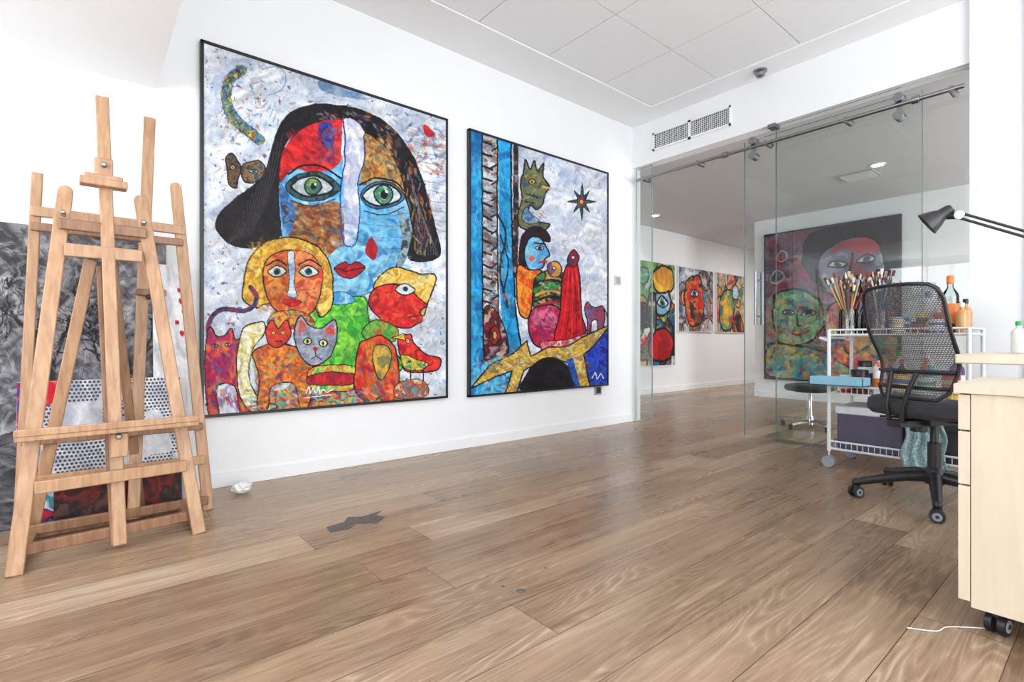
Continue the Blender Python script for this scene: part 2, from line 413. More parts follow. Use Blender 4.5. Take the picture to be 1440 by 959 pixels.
    def inp(s,pts):
        X,Y=s.X,s.Y; xs=[p[0] for p in pts]; ys=[p[1] for p in pts]
        bb=(X>=min(xs))&(X<=max(xs))&(Y>=min(ys))&(Y<=max(ys)); x=X[bb];y=Y[bb]; ins=np.zeros(x.shape,bool)
        for i in range(len(pts)):
            x1,y1=pts[i-1];x2,y2=pts[i]
            if y1==y2: continue
            c=((y1>y)!=(y2>y))&(x<(x2-x1)*(y-y1)/(y2-y1)+x1); ins^=c
        m=np.zeros(X.shape,bool); m[bb]=ins; return m
    def poly(s,pts,cols,smooth=True,sc=12,sharp=.25,out=0,oc=(20,18,25),alpha=1.):
        P=smoothp(pts) if smooth else [np.array(p,float) for p in pts]
        m=s.inp(P); s.mott(m,cols,sc,sharp,alpha)
        if out: s.line(list(P)+[P[0]],out,oc,smooth=False)
        return m
    def line(s,pts,w,cols,smooth=True,sc=6,taper=False,alpha=1.):
        P=smoothp(pts,False,5) if smooth and len(pts)>2 else [np.array(p,float) for p in pts]
        m=np.zeros(s.X.shape,bool); N=len(P)-1
        for i in range(N):
            a,b=P[i],P[i+1]; ww=w/2*(1-.8*i/N if taper else 1)
            bb=(s.X>=min(a[0],b[0])-ww)&(s.X<=max(a[0],b[0])+ww)&(s.Y>=min(a[1],b[1])-ww)&(s.Y<=max(a[1],b[1])+ww)
            x=s.X[bb]-a[0];y=s.Y[bb]-a[1]; d=b-a; L=max((d**2).sum(),1e-6); t=np.clip((x*d[0]+y*d[1])/L,0,1)
            m[bb]|=((x-t*d[0])**2+(y-t*d[1])**2)<ww*ww
        s.mott(m,cols,sc,.25,alpha)
    def ell(s,cx,cy,rx,ry,cols,rot=0,sc=8,out=0,oc=(20,18,25)):
        c,q=math.cos(rot),math.sin(rot)
        pts=[(cx+rx*math.cos(t)*c-ry*math.sin(t)*q,cy+rx*math.cos(t)*q+ry*math.sin(t)*c) for t in np.linspace(0,2*math.pi,20,endpoint=False)]
        return s.poly(pts,cols,False,sc,1.,out,oc)
    def eye(s,cx,cy,rx,ry,iris=(60,110,130),out=1.6):
        s.poly([(cx-rx,cy),(cx,cy-ry),(cx+rx,cy),(cx,cy+ry*.8)],[(214,218,210)],out=out); s.ell(cx,cy,ry*.75,ry*.75,iris); s.ell(cx,cy,ry*.35,ry*.35,K)
    def speck(s,mask,cols,sc,th,alpha=.85):
        for c in cols:
            s.k+=11; f=fbm(s.X0,s.Y0,sc,s.k,3); s.mott(mask&(f>th),[c],5,.2,alpha)
    def finish(s,amt=.05,sc=6):
        f=1+(fbm(s.X0,s.Y0,sc,s.k+91)-.5)*amt*2; s.C=np.clip(s.C*f[...,None],0,255)
    def mesh(s,name,TL,U,V,parent,loc):
        TL=np.array(TL)-np.array(loc);U=np.array(U);V=np.array(V); nu,nv=s.nu,s.nv
        u,v=np.meshgrid(np.linspace(0,1,nu),np.linspace(0,1,nv))
        co=TL+u[...,None]*U+v[...,None]*V
        me=bpy.data.meshes.new(name); nf=(nu-1)*(nv-1)
        me.vertices.add(nu*nv); me.vertices.foreach_set('co',co.reshape(-1).astype(np.float32))
        i=np.arange(nu*nv).reshape(nv,nu); q=np.stack([i[:-1,:-1],i[1:,:-1],i[1:,1:],i[:-1,1:]],-1).reshape(-1)
        me.loops.add(nf*4); me.loops.foreach_set('vertex_index',q.astype(np.int32))
        me.polygons.add(nf); me.polygons.foreach_set('loop_start',(np.arange(nf)*4).astype(np.int32))
        try: me.polygons.foreach_set('loop_total',np.full(nf,4,np.int32))
        except Exception: pass
        me.update(calc_edges=True); me.validate()
        c=np.clip(s.C,0,255)/255.; l=np.where(c<=.04045,c/12.92,((c+.055)/1.055)**2.4)
        at=me.color_attributes.new('paint','FLOAT_COLOR','POINT')
        at.data.foreach_set('color',np.concatenate([l,np.ones((nv,nu,1))],-1).reshape(-1).astype(np.float32))
        me.materials.append(PAINT); o=link(bpy.data.objects.new(name,me))
        if parent: o.parent=parent
        return o
def paintmat():
    m,nt,b=newmat('oil_paint'); N=nt.nodes; L=nt.links
    a=N.new('ShaderNodeAttribute'); a.attribute_name='paint'
    tc=N.new('ShaderNodeTexCoord'); no=N.new('ShaderNodeTexNoise'); no.inputs['Scale'].default_value=60; no.inputs['Detail'].default_value=4
    L.new(tc.outputs['Object'],no.inputs['Vector'])
    mr=N.new('ShaderNodeMapRange'); mr.inputs[1].default_value=.3; mr.inputs[2].default_value=.7; mr.inputs[3].default_value=.82; mr.inputs[4].default_value=.98
    L.new(no.outputs['Fac'],mr.inputs[0])
    vm=N.new('ShaderNodeVectorMath'); vm.operation='SCALE'; L.new(a.outputs['Color'],vm.inputs[0]); L.new(mr.outputs[0],vm.inputs['Scale'])
    L.new(vm.outputs[0],b.inputs['Base Color']); b.inputs['Roughness'].default_value=.55; b.inputs['Specular IOR Level'].default_value=.25
    bp=N.new('ShaderNodeBump'); bp.inputs['Strength'].default_value=.14; bp.inputs['Distance'].default_value=.004
    L.new(no.outputs['Fac'],bp.inputs['Height']); L.new(bp.outputs[0],b.inputs['Normal']); return m
PAINT=paintmat()
K=(14,12,18)
def hang(name,art,TL,U,V,out,depth=.035,fw=.016,framemat=BLACK):
    TL=Vector(TL);U=Vector(U);V=Vector(V);out=Vector(out)
    loc=TL+U/2+V/2; e=empty(name,loc)
    mb=MB('frame'); c=-(U/2)-(V/2)
    un=U.normalized(); vn=V.normalized(); fc=out*(depth/2)
    def bm_(p,q): mb.beam(p+fc,q+fc,fw,depth,framemat,face=tuple(out))
    h=fw/2
    bm_(c+un*h,c+V+un*h); bm_(c+U-un*h,c+U+V-un*h); bm_(c+vn*h,c+U+vn*h); bm_(c+V-vn*h,c+U+V-vn*h)
    mb.beam(c+V/2+un*h+out*depth*.35,c+V/2+U-un*h+out*depth*.35,V.length-fw,depth*.6,framemat,face=tuple(out))
    mb.done(.0015,parent=e)
    art.mesh('canvas',tuple(c+un*fw+vn*fw+out*(depth*.8)+loc),tuple(U-un*2*fw),tuple(V-vn*2*fw),e,tuple(loc))
    return e

# ---- painting 1 : big portrait
A=Art(480,620,((279,57),(628,171),(628,557),(289,584)),seed=3,warp=1.6)
full=np.ones(A.X.shape,bool)
A.mott(full,[(178,192,212),(214,221,231),(202,211,224),(234,237,243),(210,218,228)],42,0)
A.dabs(1000,26,8,[(242,244,248),(228,233,241),(188,202,222),(204,213,228),(246,247,250),(166,184,212)],.5)
A.dabs(240,12,3.5,[(120,140,184),(160,130,110),(248,249,251),(110,130,166),(180,120,90)],.55)
A.speck(full,[(120,80,70),(60,90,140)],7,.80,.8)
for y in range(190,330,13): A.line([(560,y-6),(628,y+8)],1.1,(130,130,150),smooth=False,alpha=.7)
# lizard / curl
A.line([(334,97),(318,108),(313,130),(316,150),(324,166),(340,180),(362,197)],16,[(30,70,130),(60,140,190),(90,110,60),(180,160,70),(40,50,80),(80,150,180)],sc=5)
for p_ in ((316,120),(318,150),(332,172),(350,190),(326,104)): A.ell(p_[0],p_[1],4,3,[(210,190,70),(60,70,60)])
A.dabs(90,9,3,[(40,60,120),(200,180,80),(60,150,190),(30,36,50),(150,60,40)],.7,(308,92,366,204))
A.line([(364,96),(384,92),(398,104),(392,126),(374,132)],2,(120,150,190),alpha=.7)
for i in range(8): A.line([(372+i*4,140+i*7),(366+i*5,150+i*7)],1.6,(110,130,170),alpha=.7)
A.poly([(445,112),(470,118),(500,128),(515,140),(480,136),(450,126)],[(80,120,170),(150,170,200)],alpha=.8)
A.dabs(70,14,5,[(190,60,40),(70,90,140),(210,170,90),(230,232,238),(120,70,60)],.7,(575,178,628,245))
A.poly([(596,176),(604,180),(612,190),(604,194),(597,188)],[(190,40,40),(140,30,40)])
A.poly([(314,222),(322,216),(330,224),(337,240),(331,254),(330,266),(320,262),(316,242)],[(40,36,40),(110,80,55),(50,60,60)],sc=6,out=2,oc=K)
A.poly([(337,236),(350,228),(366,230),(372,246),(356,258),(340,256)],[(50,46,50),(130,100,70),(40,80,90)],sc=6,out=2,oc=K)
A.eye(324,236,4,3.4,(200,160,60)); A.eye(354,243,5,4,(60,120,150))
# hair
A.poly([(392,172),(412,154),(445,146),(490,150),(530,164),(560,190),(582,222),(598,262),(608,300),(616,330),(620,362),(598,372),(575,366),(580,330),(574,285),(560,240),(540,208),(500,186),(470,172),(436,176),(404,196),(394,230),(392,270),(396,305),(398,330),(378,342),(352,352),(322,346),(302,326),(304,304),(328,280),(352,262),(370,244),(378,212)],[(12,10,14),(28,24,28),(16,14,18)],sc=16)
for bx in ((566,230,594,290),(576,280,608,330),(584,320,614,364)): A.dabs(36,12,2.6,[(190,60,40),(60,110,150),(200,160,60),(190,200,205),(120,40,40)],.85,bx,1.35)
A.dabs(80,9,3,[(170,140,60),(60,120,130),(190,60,40),(170,180,190),(60,80,150)],.8,(445,158,520,180),.4)
A.dabs(36,8,3,[(170,140,60),(60,120,130),(190,60,40),(170,180,190)],.75,(525,172,556,208),.9)
for i in range(14):
    A.line([(395-i*6,190+i*12),(380-i*5,262+i*7),(352-i*3,334+i*.8)],.8,(92,86,94),alpha=.6)
for i in range(9):
    A.line([(575+i*2.5,240+i*9),(585+i*3.6,290+i*8),(590+i*3.4,362)],.8,(120,110,114),alpha=.7)
# face
A.poly([(404,200),(430,178),(468,170),(505,184),(540,208),(560,240),(573,285),(580,325),(572,365),(548,396),(510,418),(470,424),(430,400),(402,356),(392,310),(391,250)],[(50,140,205),(110,190,230),(80,170,220),(150,205,235)],sc=24,out=2)
A.poly([(404,200),(430,178),(480,170),(481,214),(470,238),(440,244),(410,240),(392,258),(393,225)],[(140,16,28),(205,26,36),(225,46,40),(180,20,36)],sc=18)
A.poly([(446,178),(462,172),(470,190),(464,214),(452,206)],[(30,40,120),(50,70,160),(30,20,60)],sc=7)
A.dabs(80,12,5,[(30,50,140),(120,16,30),(230,70,50),(60,130,180)],.6,(440,180,480,236))
A.dabs(80,14,5,[(230,60,46),(120,12,30),(190,20,36)],.5,(400,186,450,240),.6)
A.poly([(481,172),(512,186),(512,230),(504,262),(506,300),(498,340),(484,345),(483,280)],[(190,196,222),(226,226,238),(176,182,214)],sc=18)
A.poly([(513,190),(540,208),(560,240),(570,275),(556,262),(530,254),(508,262),(512,225)],[(150,100,40),(196,146,56),(110,84,50),(200,160,90)],sc=12)
A.dabs(150,11,5,[(90,50,36),(60,70,80),(210,170,100),(180,120,40),(60,110,130),(150,60,36),(226,190,120)],.7,(514,196,562,258),.9)
A.poly([(392,262),(410,284),(440,292),(478,288),(484,345),(470,372),(440,372),(410,350),(396,320)],[(140,76,30),(190,120,50),(110,60,36),(176,110,50)],sc=14)
A.dabs(210,12,5,[(60,40,36),(206,150,70),(150,60,30),(90,130,140),(70,90,110),(214,180,120),(110,30,26)],.7,(402,290,480,366),.2)
A.poly([(392,262),(406,276),(414,300),(408,330),(396,320)],[(40,90,150),(70,120,170),(60,50,60)],sc=8)
A.poly([(396,320),(420,350),(462,362),(474,400),(450,410),(420,390),(402,356)],[(60,130,190),(110,180,220),(120,130,120)],sc=12)
A.poly([(470,355),(520,348),(566,362),(545,397),(510,418),(470,424),(455,400)],[(90,170,215),(140,205,235),(60,140,200)],sc=16)
A.dabs(150,18,6,[(150,210,236),(60,140,200),(120,190,226),(200,220,232),(90,110,130)],.45,(470,300,574,414),.3)
A.poly([(560,300),(580,320),(572,365),(556,385),(566,340)],[(70,60,60),(120,160,180),(160,150,120)],sc=6)
A.line([(482,172),(484,225),(478,270),(480,320),(484,346),(496,350)],2.2,(30,60,150))
A.line([(512,190),(511,230),(503,262),(506,300),(502,338),(496,350)],1.8,(30,50,100))
for y in (300,316,332,348): A.line([(508,y),(540,y+5),(576,y+3)],.9,(40,90,150),alpha=.6)
A.line([(404,246),(425,234),(452,236),(478,252)],3,K); A.line([(506,262),(528,252),(556,258),(570,272)],2.6,K)
A.poly([(400,262),(416,248),(440,243),(462,250),(478,266),(462,280),(436,285),(414,280)],[(30,56,60),(56,96,100),(20,24,36)],sc=6,out=1.6)
A.poly([(408,264),(424,252),(446,250),(468,266),(450,276),(426,277)],[(190,196,196),(160,182,190)],sc=6,out=3,oc=K)
A.ell(439,264,12,12,[(120,160,80),(70,120,90),(60,100,110)],out=2.2,oc=K); A.ell(440,264,4.5,5,K); A.ell(443,261,1.8,1.8,(240,240,240))
A.line([(408,284),(436,292),(470,282)],1.8,(60,40,30))
A.poly([(506,277),(520,261),(544,257),(563,269),(570,283),(548,294),(524,295)],[(60,120,160),(40,80,120)],sc=6,out=1.5)
A.poly([(510,277),(524,264),(544,261),(561,272),(564,282),(546,290),(526,291)],[(190,210,214),(214,222,222)],sc=6,out=2.8,oc=K)
A.ell(539,276,13,13.5,[(120,170,120),(60,130,110),(160,190,150)],out=2.2,oc=K); A.ell(540,276,5,6,K); A.ell(543,272,2,2,(245,245,245))
A.line([(512,298),(540,305),(568,294)],1.6,(20,40,90))
A.poly([(470,380),(484,372),(493,375),(502,371),(514,379),(502,391),(490,394),(478,390)],[(130,10,26),(190,24,40)],sc=6,out=1.6,oc=(40,6,16))
A.line([(472,381),(492,383),(513,379)],1.8,(50,5,15))
A.poly([(522,335),(532,352),(526,368),(514,356)],[(210,24,36),(160,20,30)])
# shoulders, green body
A.poly([(438,430),(470,424),(512,420),(520,450),(528,492),(560,500),(560,525),(470,530),(430,520),(426,470)],[(50,150,50),(90,200,50),(46,140,56),(130,214,60)],sc=14,out=1.6)
A.dabs(120,16,6,[(150,224,70),(36,110,50),(80,190,60),(200,220,90)],.5,(440,428,525,520))
A.poly([(455,425),(475,412),(495,418),(500,426),(478,432)],[(60,150,210),(150,205,235)],out=1)
# child left
A.poly([(342,402),(348,370),(368,346),(400,336),(432,342),(456,360),(468,392),(468,430),(452,448),(436,430),(376,430),(360,434),(342,424)],[(196,140,40),(226,184,64),(180,130,44),(236,206,100)],sc=14,out=2.2)
A.dabs(160,16,4,[(240,214,120),(170,110,36),(214,160,50),(120,80,40)],.6,(344,340,466,440))
A.poly([(370,380),(380,362),(405,354),(435,360),(452,382),(452,412),(440,440),(414,450),(388,438),(372,412)],[(206,104,36),(180,76,28),(220,140,60)],sc=14,out=2)
A.poly([(408,356),(435,360),(452,382),(452,408),(440,436),(420,446),(412,420),(416,390)],[(200,60,36),(222,140,80),(210,90,50)],sc=12)
A.dabs(110,10,4,[(150,50,30),(236,180,110),(200,60,40),(226,120,50),(120,60,40),(100,110,100)],.6,(374,360,450,444))
A.poly([(404,360),(414,360),(414,405),(418,420),(404,418),(407,400)],[(205,215,220),(130,170,200)],out=1)
for cx in (389,434):
    A.poly([(cx-13,385),(cx,376),(cx+14,385),(cx,392)],[(210,215,205),(180,200,190)],out=2); A.ell(cx,384.5,5,5,[(50,90,120),(20,40,60)]); A.ell(cx,384.5,2.2,2.2,K)
A.line([(373,376),(390,368),(402,376)],2.2,K); A.line([(420,376),(436,368),(451,377)],2.2,K)
A.poly([(398,427),(410,423),(425,427),(411,434)],[(150,14,26),(200,36,36)],out=1)
A.poly([(388,440),(432,442),(440,462),(380,462)],[(170,60,40),(220,160,60),(60,120,140)],sc=6,out=1)
# right child
A.poly([(526,408),(540,386),(562,379),(590,388),(612,388),(612,402),(604,424),(596,446),(580,430),(556,420)],[(215,170,60),(236,205,110),(200,150,46)],sc=10,out=2)
A.dabs(50,12,4,[(90,150,170),(244,220,140),(150,90,40)],.6,(530,382,610,440),.4)
A.poly([(524,412),(545,402),(572,406),(588,420),(602,432),(592,440),(594,452),(578,462),(560,462),(536,450),(520,432)],[(200,24,36),(226,50,36),(160,20,36)],sc=12,out=2)
A.dabs(70,12,4,[(236,90,50),(120,12,30),(214,150,60),(190,20,36)],.6,(526,408,596,458))
A.poly([(556,409),(570,402),(584,410),(570,418)],[(200,210,205)],out=1.8); A.ell(571,409.5,3.6,3.6,(30,60,90)); A.ell(571,409.5,1.6,1.6,K)
A.line([(576,448),(590,446)],2,(90,10,20))
A.poly([(530,452),(560,464),(556,482),(528,484),(510,470)],[(60,150,60),(120,170,60),(200,60,40)],sc=8,out=1.4)
# lower animals
A.poly([(400,548),(352,552),(350,582),(480,578),(560,560),(560,530),(440,520)],[(60,70,140),(200,60,60),(216,180,60),(60,150,170),(230,120,50)],sc=10)
A.line([(292,466),(298,448),(314,437),(340,440),(356,432),(360,418),(352,406)],7,[(26,30,60),(80,60,110),(150,40,60)],sc=6)
A.poly([(290,478),(296,462),(304,474),(316,474),(326,464),(332,480),(345,474),(352,490),(346,530),(352,582),(340,582),(332,545),(306,545),(310,582),(296,582),(290,540)],[(200,30,60),(150,36,100),(222,70,56),(236,110,50)],sc=12,out=2)
A.dabs(110,14,5,[(60,50,140),(240,150,60),(190,20,60),(90,30,90),(60,130,170)],.65,(292,480,348,575),1.4)
A.eye(304,488,4,2.8); A.eye(321,487,4,2.8)
A.poly([(345,462),(370,455),(372,470),(356,495),(352,530),(366,560),(392,572),(360,580),(340,560),(334,515),(338,480)],[(224,216,160),(238,232,215),(210,196,100)],sc=10,out=1.8)
A.dabs(60,12,4,[(180,190,60),(240,238,225),(150,130,60)],.6,(340,464,366,572),1.4)
A.poly([(356,500),(372,488),(390,484),(430,496),(442,520),(436,572),(424,572),(414,540),(384,545),(378,575),(364,572),(366,530)],[(222,112,30),(196,90,30),(234,150,50),(206,70,36)],sc=12,out=2)
A.dabs(130,12,5,[(60,130,130),(240,180,70),(150,50,30),(226,100,30),(70,60,110)],.65,(362,490,436,545))
A.poly([(374,466),(384,452),(392,464),(404,452),(410,474),(394,490),(378,484)],[(214,60,36),(180,50,40)],sc=8,out=1.8); A.eye(385,470,3.4,2.6,(220,190,60),1.2); A.eye(399,470,3.4,2.6,(220,190,60),1.2); A.line([(390,482),(397,482)],1.6,K)
A.poly([(414,470),(424,446),(436,460),(452,464),(472,452),(474,478),(466,502),(444,516),(424,502)],[(160,172,186),(120,140,164),(190,150,150)],sc=10,out=2)
A.poly([(424,452),(432,464),(420,470)],[(200,80,80)]); A.poly([(468,458),(458,468),(470,474)],[(200,80,80)])
A.dabs(40,9,3,[(90,110,140),(200,120,120),(210,215,220)],.6,(420,462,470,505))
A.ell(434,482,5.5,4.5,(230,225,140),out=1.8); A.ell(456,484,6,5,(230,225,160),out=1.8); A.ell(434,482,1.8,3,K); A.ell(456,484,1.8,3,K)
A.line([(444,492),(446,502),(440,507)],1.6,K); A.line([(446,502),(454,507)],1.4,K); A.poly([(441,490),(449,490),(445,496)],[(180,40,50)])
A.poly([(436,522),(470,514),(505,520),(512,545),(470,552),(440,548)],[(70,170,80),(200,200,80),(214,130,50)],sc=8,out=1.4)
A.poly([(436,530),(470,524),(500,528),(508,534),(500,541),(440,542)],[(200,36,36),(150,24,56)],sc=6,out=1.4)
A.poly([(506,490),(520,478),(538,474),(552,484),(560,502),(562,545),(546,572),(536,560),(520,568),(500,545)],[(206,40,36),(228,80,36),(190,110,40)],sc=12,out=2)
A.dabs(110,12,5,[(56,140,150),(240,170,60),(160,20,36),(230,90,40),(60,60,110)],.65,(506,486,560,560),1.2)
A.poly([(528,490),(546,488),(552,505),(540,535),(528,520)],[(210,170,56),(120,120,80)],sc=7,out=1.4)
A.poly([(562,478),(578,472),(584,484),(600,500),(620,506),(618,520),(598,524),(572,522),(564,500)],[(206,24,30),(230,60,46),(170,20,30)],sc=10,out=2)
A.poly([(552,477),(570,471),(572,481)],[(230,190,60)],False,out=1.2); A.ell(575,482,3,3,(235,230,220),out=1.2); A.ell(575,482,1.2,1.2,K)
A.poly([(566,500),(590,508),(604,514),(590,522),(570,518)],[(50,150,90),(224,190,60),(30,80,150)],sc=6,out=1.2)
A.line([(580,522),(578,548)],1.8,K); A.line([(596,522),(598,548)],1.8,K)
A.dabs(200,12,4,[(235,235,230),(30,40,110),(225,190,60),(60,170,170),(200,30,60),(40,30,50)],.65,(350,548,556,582),.1)
A.poly([(560,540),(596,535),(602,556),(560,561)],[(220,210,160),(180,80,60),(90,140,150)],sc=5,out=1)
A.line([(432,553),(436,544),(438,554),(442,547),(446,553),(450,545),(452,554),(457,549),(462,553),(470,548)],1.3,(250,250,252)); A.line([(430,560),(468,556)],1,(248,248,250))
A.dabs(2600,12,2.6,None,.6,gain=[.74,.86,1.16,1.1])
A.finish()
hang('framed_portrait_painting',A,(.474,YW-.001,2.403),(1.546,0,0),(0,0,-2.014),(0,-1,0))

# ---- painting 2
A=Art(360,490,((663,185),(852,245),(855,540),(664,554)),seed=11,warp=1.0,ws=10)
full=np.ones(A.X.shape,bool)
A.mott(full,[(168,184,212),(212,219,232),(196,206,224),(234,237,243),(208,215,228)],30,0)
A.dabs(800,18,5,[(242,244,248),(226,232,240),(166,186,218),(192,204,226),(244,245,249),(144,168,210)],.55)
A.dabs(120,8,2.5,[(100,120,176),(160,80,90),(248,249,251),(150,130,120)],.6)
CY=[(16,126,190),(40,165,222),(24,106,170)]
A.poly([(660,180),(678,186),(679,400),(684,558),(660,560)],CY,False,sc=20)
A.poly([(679,186),(699,194),(700,300),(702,558),(682,558),(680,400)],[(110,100,96),(160,165,175),(205,210,215),(150,120,110)],False,sc=10)
A.dabs(150,9,3,[(26,22,24),(90,60,50),(214,214,216),(150,40,40),(60,90,120)],.75,(681,200,700,552),.2)
for y in range(200,550,17): A.line([(680,y),(692,y+3+random.random()*4)],3,(22,20,22),taper=True)
for y in range(208,550,23): A.line([(700,y),(692,y+5)],3,(40,34,34),taper=True)
A.line([(679,186),(680,400),(684,556)],2,K); A.line([(700,194),(700,300),(704,555)],2.2,K)
A.poly([(701,195),(718,201),(720,300),(724,420),(735,500),(712,510),(704,400)],CY,False,sc=18)
A.dabs(120,20,4,[(60,180,230),(10,90,160),(120,200,236)],.5,(662,190,678,550),1.5); A.dabs(60,20,4,[(60,180,230),(10,90,160)],.5,(702,200,720,480),1.5)
A.line([(719,201),(720,300),(726,430),(738,505)],2.4,K)
A.poly([(722,203),(729,205),(730,330),(728,400),(722,380)],[(26,22,24),(70,50,46),(150,150,156)],False,sc=8)
A.line([(700,300),(712,330),(704,380),(716,430)],2.8,(30,26,30)); A.line([(704,330),(716,370),(708,410)],2.2,(30,26,30))
A.poly([(684,430),(702,440),(716,480),(712,520),(690,525),(682,480)],[(140,26,36),(70,26,36),(190,160,150)],sc=9,out=1.8)
A.ell(697,470,8,13,[(160,30,36),(60,20,30)],out=1.8); A.ell(697,470,3,6,(210,170,80),out=1.2)
A.dabs(80,8,3,[(26,26,30),(190,60,60),(210,205,190),(40,120,180),(200,170,70)],.7,(684,340,718,440),1.2)
A.poly([(736,240),(739,224),(745,238),(751,226),(755,240),(764,230),(763,248),(772,262),(766,272),(762,288),(754,294),(746,288),(741,300),(748,310),(772,314),(766,322),(748,324),(732,318),(728,302),(734,280),(732,256)],[(60,80,70),(120,120,76),(60,86,110)],sc=8,out=2.2)
A.dabs(60,7,2.5,[(200,190,90),(40,50,60),(70,130,160),(150,90,60)],.7,(732,236,768,318))
A.eye(748,256,5,4,(190,170,60)); A.line([(762,262),(774,264)],2.2,(220,180,80)); A.line([(740,272),(756,278)],1.6,K); A.line([(738,282),(752,286)],1.6,K)
A.poly([(740,290),(746,300),(758,310),(744,314),(734,304)],[(60,110,150),(150,170,190)],sc=5,out=1)
pts=[]
for i in range(16):
    r=(27 if i%4==0 else 21) if i%2==0 else 8; a=i*math.pi/8-math.pi/2; pts.append((817+r*.72*math.cos(a),283+r*math.sin(a)))
A.poly(pts,[(40,60,64),(70,100,96),(30,40,50)],False,sc=5,out=1.2); A.ell(817,283,4.5,6,(150,50,50)); A.ell(817,283,2,2.6,(230,200,90))
A.poly([(731,350),(736,328),(750,317),(768,324),(774,338),(764,338),(748,334),(741,350),(740,376),(730,392)],[(16,14,20),(50,22,26),(30,30,50)],sc=8,out=1)
A.poly([(740,342),(748,332),(760,334),(768,346),(773,358),(766,364),(764,374),(752,380),(742,374),(738,358)],[(70,155,210),(120,190,225),(170,205,222)],sc=10,out=2)
A.eye(759,348,6,4,(40,60,90),out=1.4); A.line([(751,341),(767,342)],2,K); A.line([(759,368),(768,367)],3,(200,24,36)); A.ell(748,362,4,4,(220,90,80))
A.poly([(729,372),(745,378),(762,380),(758,400),(750,420),(744,445),(732,440),(727,405)],[(228,110,26),(238,150,46),(214,80,26)],sc=12,out=2)
A.dabs(40,9,3,[(245,180,60),(200,60,30),(170,40,40)],.6,(730,380,756,438),1.4)
A.poly([(755,388),(775,378),(792,384),(798,405),(790,432),(772,440),(752,432),(750,410)],[(60,140,60),(40,40,46),(190,160,56)],sc=9,out=2)
for y_,c_ in ((394,K),(402,(50,150,60)),(410,(210,180,60)),(418,K),(426,(190,40,60))): A.line([(754,y_+4),(774,y_-2),(795,y_+4)],3.4,c_,alpha=.9)
A.dabs(45,7,2.5,[(230,220,200),(60,100,180),(200,40,50)],.7,(756,388,792,430))
A.poly([(752,432),(778,428),(792,440),(800,460),(790,478),(764,488),(748,476),(744,450)],[(200,30,60),(160,30,86),(222,110,140)],sc=12,out=2)
A.dabs(50,10,3,[(236,170,180),(120,20,60),(226,60,60),(90,60,130)],.6,(750,436,792,480),.6)
A.poly([(791,392),(797,372),(806,362),(812,372),(816,400),(818,440),(824,468),(800,482),(780,478),(788,440)],[(180,12,28),(214,24,36),(150,10,28)],sc=14,out=2)
for i in range(5): A.line([(800+i*2.4,380),(796+i*5,430),(790+i*7,474)],1.4,(110,6,22) if i%2 else (236,60,60),alpha=.8)
A.poly([(770,372),(782,366),(790,376),(786,388),(774,386)],[(110,70,120),(200,150,60)],sc=6,out=1.6); A.ell(780,376,2,2,(240,235,225),out=1)
A.poly([(798,362),(806,350),(814,360),(810,372),(800,372)],[(170,30,40),(60,50,80)],sc=5,out=1.4); A.ell(806,361,1.8,1.8,(240,235,225))
A.poly([(762,480),(800,476),(826,468),(830,476),(800,490),(768,494)],[(235,150,170),(200,70,90),(230,200,190)],sc=6,out=1.4)
A.poly([(822,434),(826,424),(832,430),(838,432),(848,430),(851,448),(846,468),(842,468),(840,450),(832,452),(832,470),(827,470),(826,450)],[(60,70,140),(170,46,66),(90,110,170)],sc=6,out=1.6)
A.line([(851,434),(855,448)],1.6,K)
A.poly([(820,474),(857,458),(858,545),(800,548),(800,500)],[(16,46,156),(36,76,196),(16,26,116)],False,sc=10,out=1)
A.poly([(660,520),(700,500),(735,505),(735,552),(660,560)],[(36,150,206),(90,190,225),(24,106,176)],False,sc=10)
A.dabs(60,14,4,[(60,100,220),(10,20,100),(30,70,190)],.5,(825,470,856,545),1.)
Y=[(196,150,46),(226,190,80),(170,130,56),(220,206,130)]
A.poly([(664,545),(690,512),(722,496),(742,478),(748,500),(770,488),(800,486),(826,470),(858,456),(836,486),(822,498),(832,548),(812,548),(806,512),(790,506),(760,508),(738,520),(728,552),(712,552),(722,520),(700,528)],Y,False,sc=10,out=2.2)
A.dabs(140,9,3,[(240,220,130),(120,80,40),(190,60,40),(214,170,60),(240,238,225),(60,120,160)],.6,(690,484,830,520),.1)
A.poly([(737,550),(742,526),(756,508),(778,502),(796,512),(806,532),(808,549)],[(14,12,18),(30,26,34)],sc=8,out=2,oc=(40,30,30))
A.poly([(797,505),(806,502),(818,545),(812,549)],[(40,110,190),(20,60,150)],False,sc=5)
A.dabs(50,8,3,[(200,50,40),(230,230,230),(20,60,120)],.7,(664,500,730,550))
A.line([(834,532),(838,524),(841,533),(846,526),(850,532)],1.2,(240,240,245))
A.dabs(1600,9,2.2,None,.6,gain=[.76,.88,1.14,1.08])
A.finish()
hang('framed_figure_painting',A,(2.207,YW-.001,2.388),(1.598,0,0),(0,0,-2.008),(0,-1,0))

